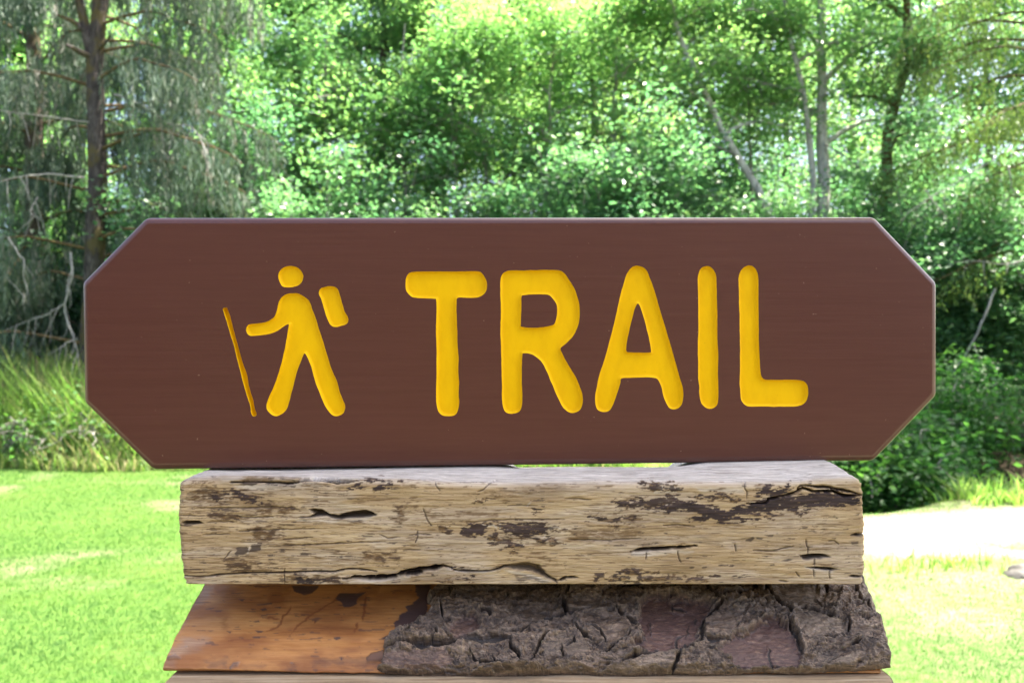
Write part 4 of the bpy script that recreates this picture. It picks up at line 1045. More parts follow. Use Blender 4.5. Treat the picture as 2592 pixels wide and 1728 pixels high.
# ------------------------------------------------------------------ plank under the slab and the post carrying the pile
def build_plank():
    e = empty('split_plank', (0.01, 0.55, 1.23), 'pale grey split plank at the very bottom of the pile, below the bark slab', 'plank')
    nx = 420
    s = np.linspace(0, 1, nx)
    rows = []
    Xb = -.2150 + s * (.2375 + .2150)
    fr = 0.4655 + 0.0105 * sstep(-0.12, 0.10, Xb) + 0.0012 * (fbm(Xb * 60, Xb * 0, 350, 3) - 0.5)
    for yy in np.linspace(0, 1, 40): rows.append(('t', yy))
    for a in np.linspace(0.1, 1, 14): rows.append(('f', a))
    rows += [('b', 0.0), ('b', 1.0), ('k', 0.5)]
    V = []
    for k, a in rows:
        if k == 't':
            Y = 0.64 + a * (fr - 0.64); Z = 1.2893 + 0.0006 * (fbm(Xb * 25, Y * 700, 351, 3) - 0.5) * 2 - 0.0025 * sstep(0.97, 1.0, a)
        elif k == 'f':
            Y = fr - 0.002 + 0.010 * a * a + 0.0022 * (fbm(Xb * 120, a * 9 + 0 * Xb, 352, 4) - 0.5); Z = 1.2865 - a * 0.058 + 0 * Xb
        elif k == 'b':
            Y = 0.49 + a * 0.15 + 0 * Xb; Z = 1.228 + 0 * Xb
        else:
            Y = 0.645 + 0 * Xb; Z = 1.26 + 0 * Xb
        X = Xb.copy()
        V.append(np.stack([X + 0.001 * (vnoise(Z * 300, Z * 0, 9) - .5), Y, Z], -1))
    V = np.array(V); nr = len(V)
    idx = np.arange(nr * nx).reshape(nr, nx); nxt = np.roll(idx, -1, 0)
    q = np.stack([idx[:, :-1], idx[:, 1:], nxt[:, 1:], nxt[:, :-1]], -1).reshape(-1, 4)
    Vf = V.reshape(-1, 3); a0 = len(Vf)
    Vf = np.vstack([Vf, [[-.215, .56, 1.26]], [[.2375, .56, 1.26]]])
    caps = np.concatenate([np.stack([np.full(nr, a0), nxt[:, 0], idx[:, 0]], -1), np.stack([np.full(nr, a0 + 1), idx[:, -1], nxt[:, -1]], -1)])
    mesh('board', Vf, [q, caps], M['plank'], e)
    # stump that carries the pile (below the frame)
    b = MB()
    zz = np.linspace(-0.05, 1.2275, 14)
    pts = np.stack([0.01 + 0.01 * np.sin(zz * 3), np.full(14, 0.585), zz], -1)
    b.tube(pts, np.linspace(0.15, 0.112, 14), 20, 0.5, 0.05)
    cap = b.v[0][-20:]
    b.add(np.vstack([cap, [[0.01, 0.585, 1.2275]]]), [[k, (k + 1) % 20, 20] for k in range(20)])
    e2 = empty('log_post', (0.01, 0.585, 0), 'round log post carrying the pile of timber below the sign', 'post')
    b.build('trunk', M['dark_trunk'], e2)
build_plank()

# ------------------------------------------------------------------ vegetation
def leafset(mb, cen, L, Wd, tilt, rn, droop=0.0, direc=None, up=None):
    """folded two-triangle leaves round the given centres"""
    n = len(cen)
    nm = rng.normal(0, tilt, (n, 3)); nm[:, 2] = np.abs(nm[:, 2]) + 1.0
    if up is not None: nm = nm + up
    nm /= np.linalg.norm(nm, axis=1)[:, None]
    d = rng.normal(0, 1, (n, 3)) if direc is None else direc + rng.normal(0, 0.35, (n, 3))
    d[:, 2] -= droop
    d -= (d * nm).sum(1)[:, None] * nm
    d /= np.linalg.norm(d, axis=1)[:, None] + 1e-9
    sd = np.cross(nm, d)
    L = np.broadcast_to(np.asarray(L, float), (n,)) * (0.65 + 0.6 * rng.random(n)); Wd = L * Wd
    fold = (0.12 * Wd)[:, None] * nm
    v = np.stack([cen - d * (L / 2)[:, None], cen + sd * (Wd / 2)[:, None] + fold - d * (L * .05)[:, None],
                  cen + d * (L / 2)[:, None] - nm * (0.1 * L)[:, None], cen - sd * (Wd / 2)[:, None] + fold - d * (L * .05)[:, None]], 1)
    b = np.arange(n)[:, None] * 4
    f = np.concatenate([b + np.array([[0, 1, 2]]), b + np.array([[0, 2, 3]])])
    mb.add(v.reshape(-1, 3), f, np.repeat(np.broadcast_to(rn, (n,)), 4))

def path(pts, n=14, wob=0.0):
    pts = np.asarray(pts, float)
    d = np.concatenate([[0], np.cumsum(np.linalg.norm(np.diff(pts, axis=0), axis=1))])
    t = np.linspace(0, d[-1], n)
    p = np.stack([np.interp(t, d, pts[:, k]) for k in range(3)], -1)
    p[1:-1] = (p[:-2] + 2 * p[1:-1] + p[2:]) / 4
    if wob: p[1:] += rng.normal(0, wob, (n - 1, 3)) * np.array([1, 1, 0.3])
    return p

def crown_tree(name, label, tr_pts, r0, r1, z0, z1, spread, n_clust, per, leaf, bark, mat, group, cat='tree', limbs=14, tone=0.5, sig=(0.24, 0.24, 0.13), extra_dead=None, back=1.0):
    base = np.array(tr_pts[0])
    e = empty(name, base, label, cat, group)
    tp = path(tr_pts, 18, 0.015)
    wood = MB(); crown = MB()
    wood.tube(tp, np.linspace(r0, r1, len(tp)), 9, 0.5, 0.12)
    tz = tp[:, 2]
    cents = []
    for i in range(limbs):
        zz = z0 + (z1 - z0) * (i + rng.random()) / limbs
        k = np.clip(np.searchsorted(tz, zz), 1, len(tp) - 1)
        st = tp[k] if zz < tz[-1] else tp[-1]
        az = i * 2.4 + rng.random() * 1.2
        hfrac = (zz - z0) / (z1 - z0 + 1e-6)
        ln = spread * (0.55 + 0.6 * rng.random()) * (1.0 - 0.45 * hfrac)
        dirv = np.array([math.cos(az), math.sin(az) * back, 0.10 + 0.5 * rng.random()])
        en = st + dirv * ln
        mid = (st + en) / 2 + np.array([0, 0, 0.12 * ln])
        lp = path([st, mid, en + np.array([0, 0, -0.10 * ln])], 8, 0.02)
        wood.tube(lp, np.linspace(r1 * 0.9 + 0.012, 0.006, 8), 5, 0.5)
        for j in range(5):
            a = lp[2 + j % 6]
            d2 = rng.normal(0, 1, 3); d2[2] *= 0.35
            b = a + d2 / np.linalg.norm(d2) * ln * (0.22 + 0.25 * rng.random())
            sp = path([a, (a + b) / 2 + [0, 0, 0.05], b], 5)
            wood.tube(sp, np.linspace(0.010, 0.003, 5), 4, 0.5)
            cents.append(sp[2:])
        cents.append(lp[3:])
    cents = np.concatenate(cents)
    c = cents[rng.integers(0, len(cents), n_clust)] + rng.normal(0, 0.12, (n_clust, 3))
    ctone = np.clip(tone + rng.normal(0, 0.16, n_clust), 0, 1)
    cen = np.repeat(c, per, 0) + rng.normal(0, 1, (n_clust * per, 3)) * np.array(sig)
    keep = cen[:, 2] > 0.3
    rn = np.clip(np.repeat(ctone, per) + rng.normal(0, 0.14, n_clust * per), 0, 1)
    leafset(crown, cen[keep], leaf, 0.62, 0.66, rn[keep], 0.2)
    wood.build('trunk', bark, e)
    crown.build('crown', mat, e, False)
    if extra_dead:
        for pts, rr in extra_dead:
            m = MB(); pp = path(pts, 14, 0.012); m.tube(pp, np.linspace(rr, rr * 0.3, 14), 5)
            for q in range(5):
                a = pp[3 + q * 2]; b = a + rng.normal(0, 0.22, 3) + [0, 0, -0.05]
                m.tube(path([a, b], 4), np.linspace(rr * 0.4, rr * 0.15, 4), 4)
            m.build('dead_branch', M['lichen_twig'], e)
    return e

def copy_tree(root, label):
    r = root.copy(); COL.objects.link(r); r['label'] = label
    for ch in root.children:
        c = ch.copy(); COL.objects.link(c); c.parent = r
    return r

def G(px, d):
    x = (px - 1296) / F * d
    return np.array([x, d, float(ground_z(np.array(x), np.array(d))) - 0.05])

def build_trees():
    g1 = 'broadleaf trees at the edge of the wood'
    def up(px0, d, pts):
        return [G(px0, d)] + [P3(a, b, d) for a, b in pts]
    A = M['alder']
    crown_tree('alder_tree', 'slim dark-trunked alder just right of the drooping spruce', up(750, 15, [(752, 500), (757, 200), (735, 20), (730, -250)]), 0.13, 0.03, 2.6, 9.5, 2.0, 620, 34, 0.09, M['dark_trunk'], A, g1, tone=.45)
    crown_tree('alder_tree', 'dark-trunked alder above the head of the carved hiker backpack', up(960, 14.5, [(962, 600), (970, 250), (972, 40), (968, -250)]), 0.125, 0.04, 4.6, 9.5, 2.0, 620, 34, 0.09, M['dark_trunk'], A, g1, tone=.6)
    crown_tree('alder_tree', 'thickest dark alder trunk standing above the letter T', up(1105, 14, [(1100, 500), (1092, 330), (1080, 200), (1062, 20), (1055, -250)]), 0.16, 0.05, 4.9, 9.5, 1.9, 560, 34, 0.09, M['dark_trunk'], A, g1, tone=.65)
    crown_tree('alder_tree', 'thin straight alder close behind the thickest trunk above the letter T', up(1122, 16, [(1124, 500), (1128, 260), (1136, 40), (1140, -250)]), 0.09, 0.03, 4.8, 10.5, 2.0, 380, 34, 0.09, M['dark_trunk'], A, g1, tone=.75)
    crown_tree('alder_tree', 'dark alder above the letter R with leaves hiding most of its trunk', up(1305, 15.5, [(1306, 500), (1302, 220), (1292, 60), (1286, -250)]), 0.12, 0.04, 4.2, 10, 2.1, 640, 34, 0.09, M['dark_trunk'], A, g1, tone=.65)
    crown_tree('alder_tree', 'bright yellow-green alder above the letter A', up(1520, 16, [(1515, 500), (1500, 200), (1510, 0), (1500, -250)]), 0.12, 0.04, 2.4, 10.5, 2.3, 640, 34, 0.09, M['dark_trunk'], M['far'], g1, tone=.8)
    crown_tree('leaning_tree', 'slender pale grey trunk leaning to the upper left above the letters I and L', [G(2010, 12.6), P3(1985, 620, 12.6), P3(1915, 470, 12.6), P3(1850, 380, 12.6), P3(1795, 260, 12.6), P3(1740, 150, 12.7), P3(1690, 0, 12.8), P3(1650, -160, 12.9)], 0.095, 0.03, 4.7, 7.8, 1.6, 230, 30, 0.085, M['pale_trunk'], A, g1, tone=.7, limbs=9,
               extra_dead=[([P3(1860, 390, 12.55), P3(1800, 365, 12.5), P3(1728, 357, 12.4), P3(1650, 372, 12.4), P3(1600, 400, 12.3)], .020),
                           ([P3(1900, 440, 12.5), P3(1990, 400, 12.4), P3(2040, 390, 12.4)], .012)])
    crown_tree('birch_tree', 'thicker white-grey birch trunk of the pair above the right of the letter L', up(2080, 13.2, [(2081, 700), (2080, 430), (2082, 260), (2080, 120), (2076, -60), (2070, -260)]), 0.15, 0.05, 4.5, 9.3, 1.7, 330, 30, 0.09, M['pale_trunk'], A, g1, tone=.65,
               extra_dead=[([P3(2085, 365, 13), P3(2150, 400, 12.9), P3(2200, 450, 12.8), P3(2240, 490, 12.7)], .018), ([P3(2075, 245, 13.1), P3(2130, 225, 13), P3(2180, 205, 12.9)], .014)])
    crown_tree('birch_tree', 'thinner leaning birch trunk of the pair above the right of the letter L', [G(2062, 13), P3(2062, 700, 13), P3(2060, 440, 13), P3(2042, 300, 13), P3(2028, 200, 13), P3(2005, 120, 13), P3(1975, -40, 13), P3(1950, -220, 13)], 0.085, 0.025, 4.7, 9, 1.5, 240, 30, 0.09, M['pale_trunk'], A, g1, tone=.72, limbs=9,
               extra_dead=[([P3(2035, 250, 12.9), P3(1970, 220, 12.8), P3(1900, 200, 12.8), P3(1820, 195, 12.7)], .014), ([P3(2040, 355, 12.9), P3(1985, 340, 12.8), P3(2020, 300, 12.8)], .012)])
    crown_tree('ivy_tree', 'brown ivy-wrapped trunk above the top right corner of the sign', [G(2230, 12.6), P3(2235, 620, 12.6), P3(2250, 460, 12.6), P3(2235, 340, 12.6), P3(2290, 200, 12.6), P3(2300, 60, 12.6), P3(2310, -180, 12.6)], 0.14, 0.04, 2.2, 8.6, 1.5, 420, 34, 0.085, M['ivy_trunk'], M['shrub'], g1, tone=.55,
               extra_dead=[([P3(2305, 60, 12.2), P3(2312, 150, 12.1), P3(2305, 230, 12.1), P3(2312, 270, 12.1)], .014)])
    g4 = 'young alders in front of the wood'
    for i, (p, d, zb, zt, tn, lab) in enumerate([(560, 12.9, 3.4, 7.6, .42, 'young leafy alder right of the spruce, over the blank left panel'), (830, 12.8, 3.6, 6.0, .5, 'young leafy alder over the carved hiker'), 
                                        (1020, 13.0, 3.6, 5.4, .5, 'small young alder over the gap before the letter T'), (1150, 12.8, 4.0, 6.4, .55, 'young leafy alder in front of the dark trunks over the letter T'), (1230, 12.9, 3.6, 6.6, .58, 'young leafy alder over the gap between letters T and R'), (1400, 12.7, 3.6, 7.2, .62, 'young leafy alder over the right side of letter R'), (1560, 12.9, 3.6, 7.4, .68, 'bright young alder over the left leg of letter A'), (1680, 13.4, 5.0, 7.4, .66, 'bright young alder over the right leg of letter A'), (1900, 13.4, 4.6, 7.4, .6, 'young alder behind the leaning pale trunk')]):
        crown_tree('young_alder', lab, [G(p, d), P3(p + 8, 560, d), P3(p - 10, 250, d), P3(p + 4, 60, d)], .05, .012, zb, zt, 1.25, 200, 24, .095, M['twig'], A, g4, limbs=14, tone=tn, sig=(.22, .22, .15))
    # back row, seen through the gaps: three grown trees, copied with a turn
    g2 = 'far trees deep in the wood'
    protos = []
    def far(label, px, d, k, hs):
        base = G(px, d)
        if k >= len(protos):
            e = crown_tree('far_tree', label, [(0, 0, 0), (0.1, 0, 3.5), (-0.1, 0.1, 7), (0, 0, 12)], 0.17, 0.05, 1.2, 12.5, 2.7, 640, 28, 0.15, M['dark_trunk'], M['far'], g2, tone=.45 + .12 * k, sig=(.42, .42, .26), limbs=22)
            protos.append(e)
        else:
            e = copy_tree(protos[k], label)
        e.location = base; e.rotation_euler = (0, 0, rng.random() * 6.28); e.scale = (hs, hs, hs)
    spots = [(40, 18.5, 'dim far tree in the deep wood at the left frame edge'), (230, 21, 'dim far tree in the deep wood straight behind the drooping spruce'), (420, 18.5, 'far tree in the wood just right of the drooping spruce'), 
             (590, 23, 'far tree in the wood above the blank left panel of the sign'), (760, 18.5, 'sunlit far tree in the wood behind the hiker head'), (1260, 24, 'sunlit far tree in the wood behind the left of letter R'), (1860, 23.5, 'far tree in the wood behind the letter I'), (930, 22, 'sunlit far tree in the wood behind the hiker backpack'), (1090, 19.5, 'sunlit far tree in the wood behind the letter T'), 
             (1400, 19, 'sunlit far tree in the wood behind the right of letter R'), (1560, 22, 'sunlit far tree in the wood behind the left of letter A'), (1700, 19, 'sunlit far tree in the wood behind the right of letter A'), 
             (2000, 18.8, 'far tree in the wood behind the letter L'), (2170, 21.5, 'far tree in the wood right behind the birch pair'), (2330, 18.5, 'far tree in the wood behind the ivy trunk'), (2490, 17.0, 'far tree in the wood behind the hemlock'), (2680, 18.8, 'far tree in the wood past the right frame edge')]
    for i, (p, d, lab) in enumerate(spots):
        far(lab, p, d, i % 3, (.86 if d > 20.5 else .72) + .12 * rng.random())
    # the wood goes on past both frame edges
    for i, (x, y, hs) in enumerate([(-9.5, 15, .8), (-12, 19, .9), (-13.5, 14.5, .8), (-17, 17, .9), (-20.5, 15, .85), (-24, 18, .9), (12.5, 17, .85), (16, 19, .9), (19.5, 17, .85), (23, 19, .9)]):
        e = copy_tree(protos[i % 3], '%s tree of the wood past the %s frame edge, outside the view' % (('first', 'second', 'third', 'fourth', 'fifth', 'sixth')[i if x < 0 else i - 6], 'left' if x < 0 else 'right'))
        e.location = (x, y, float(ground_z(np.array(x), np.array(float(y)))) - .05); e.rotation_euler = (0, 0, i * 1.7); e.scale = (hs, hs, hs)
    e = copy_tree(protos[1], 'tree added past the right frame edge to shade the creek bank'); e.location = (7.9, 9.1, -.05); e.rotation_euler = (0, 0, 2.0); e.scale = (.56, .56, .56)  # extra tree put in for its shade on the bank bushes
build_trees()

def build_added_shade_tree():
    # unseen tree added beside the photographer to keep the sun off the sign
    b = np.array([0.6, 0.55, 1.5]) + 7.0 * np.array(to_sun); b[2] = -0.05
    b = b + np.array([0.5, -0.8, 0])
    crown_tree('added_shade_tree', 'tree added beside the photographer to shade the sign, outside the view', [b, b + [0, 0, 3], b + [-.3, .5, 5.5], b + [-.5, 1.0, 10]], .22, .07, 4.6, 10.5, 2.1, 1500, 34, .15, M['dark_trunk'], M['far'], None, limbs=26, sig=(.40, .40, .3))
build_added_shade_tree()

def build_added_house():
    # unseen building added behind the photographer to cut low sky light
    e = empty('added_house', (-1.0, -6.5, 0), 'low brown building added behind the photographer to cut low sky, outside the view', 'added_house')
    def box(name, a, b, mat):
        (x0, y0, z0), (x1, y1, z1) = a, b
        V = [(x, y, z) for x in (x0, x1) for y in (y0, y1) for z in (z0, z1)]
        Fc = np.array([[0, 1, 3, 2], [4, 6, 7, 5], [0, 4, 5, 1], [2, 3, 7, 6], [0, 2, 6, 4], [1, 5, 7, 3]])
        return mesh(name, np.array(V, float), Fc, mat, e, False)
    t = NT('house_siding'); g = t.noise(6, 4, .6, t.coord((.4, 1, 8)))
    sid = t.set(t.ramp(g, [(.3, (.20, .15, .11)), (.7, (.30, .24, .18))]), .8)
    t = NT('house_glass'); gl = t.set((.03, .035, .04), .05)
    t = NT('house_roof'); rf = t.set(t.ramp(t.noise(20, 4), [(.3, (.06, .055, .05)), (.7, (.13, .12, .11))]), .9)
    box('wall', (-8, -9, -.05), (5.5, -4.2, 2.7), sid)
    V = np.array([(-8.5, -9.6, 2.6), (6, -9.6, 2.6), (6, -3.5, 2.6), (-8.5, -3.5, 2.6), (-8.5, -6.6, 4.6), (6, -6.6, 4.6)], float)
    mesh('roof', V, [np.array([[0, 1, 5, 4], [2, 3, 4, 5], [3, 2, 1, 0]]), np.array([[0, 4, 3], [1, 2, 5]])], rf, e, False)
    box('door', (-.6, -4.19, 0), (.35, -4.14, 2.05), M['plank'])
    for x in (-6, -3.4, 2.2): box('window', (x, -4.19, .95), (x + 1.4, -4.16, 2.1), gl)
build_added_house()

def shrub(name, label, px, d, hgt, spread, n_clust, per, leaf, mat, group, tone=.45, stems=9, cat='shrub', zlow=0.25):
    base = G(px, d) if px is not None else np.zeros(3)
    e = empty(name, base, label, cat, group)
    wood, fol = MB(), MB()
    cents = []
    for i in range(stems):
        az = i * 2.4 + rng.random()
        rr = spread * (0.35 + 0.65 * rng.random())
        top = base + np.array([math.cos(az) * rr, math.sin(az) * rr * 0.8, hgt * (0.62 + 0.4 * rng.random())])
        mid = base + np.array([math.cos(az) * rr * 0.35, math.sin(az) * rr * 0.3, hgt * 0.5])
        sp = path([base + rng.normal(0, .08, 3) * [1, 1, 0], mid, top, top + np.array([math.cos(az) * .4, math.sin(az) * .3, -0.25])], 12, 0.03)
        wood.tube(sp, np.linspace(0.022, 0.004, 12), 5)
        cents.append(sp[3:])
        for j in range(6):
            a = sp[3 + j]
            b = a + np.array([rng.normal(0, .42), rng.normal(0, .42), rng.normal(.02, .18)]) * spread * .7
            s2 = path([a, (a + b) / 2 + [0, 0, .06], b], 5); wood.tube(s2, np.linspace(.008, .003, 5), 4); cents.append(s2[1:])
    cents = np.concatenate(cents)
    c = cents[rng.integers(0, len(cents), n_clust)] + rng.normal(0, .10, (n_clust, 3))
    ct = np.clip(tone + rng.normal(0, .18, n_clust), 0, 1)
    cen = np.repeat(c, per, 0) + rng.normal(0, 1, (n_clust * per, 3)) * np.array([.19, .19, .10])
    rn = np.clip(np.repeat(ct, per) + rng.normal(0, .13, n_clust * per), 0, 1)
    keep = cen[:, 2] > base[2] + zlow * 0.4
    leafset(fol, cen[keep], leaf, .66, .68, rn[keep], .15)
    wood.build('stems', M['twig'], e)
    fol.build('foliage', mat, e, False)
    return e

def build_shrubs():
    g = 'tall leafy shrubs along the edge of the wood'
    protos = []
    def put(lab, p, d, h, k):
        base = G(p, d)
        if k >= len(protos):
            e = shrub('tall_shrub', lab, None, None, 4.6, 1.35, 1050, 28, .088, M['shrub'], g, .36 + .05 * k, 13)
            protos.append(e)
        else:
            e = copy_tree(protos[k], lab)
        f = h / 4.6
        e.location = base; e.rotation_euler = (0, 0, rng.random() * 6.28); e.scale = (max(f, .92), max(f, .92), f)
    S_ = [(470, 11.9, 4.6, 'tall green shrub directly right of the spruce, above the sign corner'), (640, 12.4, 5.0, 'tall green shrub above the blank brown panel left of the hiker'),
          (790, 11.8, 4.4, 'tall glossy shrub above the carved hiker'), (960, 12.3, 4.5, 'tall glossy shrub above the gap between hiker and letter T'),
          (1120, 11.7, 3.9, 'low-crowned glossy shrub above the letter T'), (1290, 12.1, 4.4, 'tall glossy shrub above the letter R'),
          (1450, 11.8, 4.7, 'tall glossy shrub above the gap between letters R and A'), (1620, 12.2, 5.2, 'tall pale shining shrub above the letter A'),
          (1790, 11.7, 3.7, 'tall shining shrub above the letter I'), (1960, 12.0, 3.7, 'low-crowned shrub above the letter L below the leaning trunk'),
          (2140, 11.6, 3.6, 'low-crowned dark shrub under the birch pair'), (2330, 11.7, 4.3, 'broad shrub above the sliced top right corner of the sign'),
          (2500, 11.6, 3.3, 'dark green shrub beside the right end of the sign'), (2650, 11.9, 4.3, 'leafy shrub at the right edge of view'),
          (-40, 13.2, 3.4, 'shaded shrub behind the spruces at the left frame edge'), (160, 13.6, 3.6, 'shaded shrub behind the trunk of the drooping spruce'), (330, 13.2, 4.2, 'shaded shrub between the spruce trunk and the sign corner'),
          (560, 14.6, 5.2, 'second-row shrub behind the blank left panel of the sign'), (860, 14.4, 4.8, 'second-row shrub behind the hiker backpack'), (1200, 14.8, 4.6, 'second-row shrub between the letters T and R'),
          (1530, 14.4, 5.4, 'second-row shrub behind the left of letter A'), (1710, 14.6, 5.4, 'second-row shrub between the letters A and I'), (1880, 14.8, 5.2, 'second-row shrub behind the leaning pale trunk'),
          (2190, 14.6, 5.0, 'second-row shrub right of the birch pair'), (2420, 14.2, 5.2, 'second-row shrub behind the hemlock sprays')]
    for i, (p, d, h, lab) in enumerate(S_):
        put(lab, p, d, h, i % 5)
    for i, (x, y) in enumerate([(-9.3, 12.6), (-11.4, 12.2), (-13.6, 12.8), (-16.0, 12.4), (-18.5, 13), (10.8, 13.4), (13.2, 14), (15.8, 14)]):
        put('%s shrub of the wood edge past the %s frame edge, outside the view' % (('first', 'second', 'third', 'fourth', 'fifth')[i if x < 0 else i - 5], 'left' if x < 0 else 'right'), 1296 + x / y * F, y, 3.6 + .3 * (i % 3), i % 5)
    g = 'low bushes on the creek bank'
    for p, d, h, sp, lab, tn in [(2230, 8.2, 1.0, .55, 'low bright bush behind the right end of the driftwood beam', .5), (2330, 8.8, 1.25, .6, 'dark low bush right of the driftwood beam over the creek', .3),
                                 (2120, 8.6, 1.1, .6, 'low bush on the creek bank hidden partly by the sign corner', .45), (2430, 9.6, 1.9, .7, 'leafy bush beside the right tip of the sign', .4)]:
        shrub('creek_bush', lab, p, d, h, sp, 190, 26, .085, M['fern'], g, tn * .7, 7)  # low tone darkens the bushes in place of the bank's shade
build_shrubs()

def conifer(name, label, tp, r0, r1, limbs_spec, mat, bark, hang, dens, tone, cat='tree', group=None, extra=None, tuft=(0.060, 0.013), side=1.0):
    e = empty(name, tp[0], label, cat, group)
    wood, fol, limb = MB(), MB(), MB()
    tpp = path(tp, 22, .006)
    wood.tube(tpp, np.linspace(r0, r1, 22), 11, .5, .10)
    for pts, rr in (extra or []):
        q = path(pts, 8, .006); wood.tube(q, np.linspace(rr, rr * .35, 8), 7, .5, .1)
    P_, Dr, Rn, Lt = [], [], [], []
    for (z, az, ln) in limbs_spec:
        k = int(np.clip(np.searchsorted(tpp[:, 2], z), 0, 21)); st = tpp[k].copy(); st[2] = z
        dv = np.array([math.cos(az), math.sin(az), 0])
        en = st + dv * ln + np.array([0, 0, -0.10 * ln])
        lp = path([st, st + dv * ln * .45 + [0, 0, .10 * ln], en, en + dv * .25 + [0, 0, -.18]], 12, .015)
        limb.tube(lp, np.linspace(.026, .006, 12), 5)
        nt_ = int(ln * dens)
        for j in range(nt_):
            u = 2.6 + 8.3 * rng.random() ** 0.8
            i0 = int(u); a = lp[i0] + (lp[min(i0 + 1, 11)] - lp[i0]) * (u - i0)
            off = np.array([-dv[1], dv[0], 0]) * rng.normal(0, .20) * side
            L = hang * (.35 + .9 * rng.random()) * (0.55 + 0.45 * math.sin(min(u / 11, 1) * 3.1))
            top = a + off + [0, 0, -abs(off[0] + off[1]) * .3]
            bot = top + np.array([rng.normal(0, .07), rng.normal(0, .07), -L])
            m = max(4, int(L * 30))
            t = np.linspace(0, 1, m)[:, None]
            pts = top + (bot - top) * t + rng.normal(0, .018, (m, 3))
            P_.append(pts)
            tn = tone + rng.normal(0, .13) + (0.35 if rng.random() < .10 else 0)
            Rn.append(np.clip(tn + rng.normal(0, .10, m), 0, 1))
    P_ = np.concatenate(P_); Rn = np.concatenate(Rn); n = len(P_)
    for rep in range(2):
        dd = rng.normal(0, .34, (n, 3)); dd[:, 2] = -1
        upv = rng.normal(0, 1, (n, 3)); upv[:, 2] *= .2
        d = dd / np.linalg.norm(dd, axis=1)[:, None]
        s_ = np.cross(d, upv); s_ /= np.linalg.norm(s_, axis=1)[:, None]
        L = tuft[0] * (.6 + .8 * rng.random(n))[:, None]; W_ = tuft[1] * (.6 + .8 * rng.random(n))[:, None]
        c = P_ + rng.normal(0, .010, (n, 3))
        v = np.stack([c - d * L / 2, c + s_ * W_ / 2, c + d * L / 2, c - s_ * W_ / 2], 1)
        b = np.arange(n)[:, None] * 4
        fol.add(v.reshape(-1, 3), np.concatenate([b + np.array([[0, 1, 2]]), b + np.array([[0, 2, 3]])]), np.repeat(Rn, 4))
    wood.build('trunk', bark, e); limb.build('limbs', M['moss_limb'], e); fol.build('crown', mat, e, False)
    return e

def dead_limb(e, pts, r, twigs=8, drop=.35):
    m = MB(); pp = path(pts, 16, .01); m.tube(pp, np.linspace(r, r * .3, 16), 5)
    for q in range(twigs):
        a = pp[2 + int(q * 13 / twigs)]
        b = a + np.array([rng.normal(0, .10), rng.normal(0, .1), -drop * (.5 + rng.random())])
        tp_ = path([a, (a + b) / 2 + rng.normal(0, .03, 3), b], 6); m.tube(tp_, np.linspace(r * .45, r * .15, 6), 4)
    m.build('dead_branch', M['lichen_twig'], e)

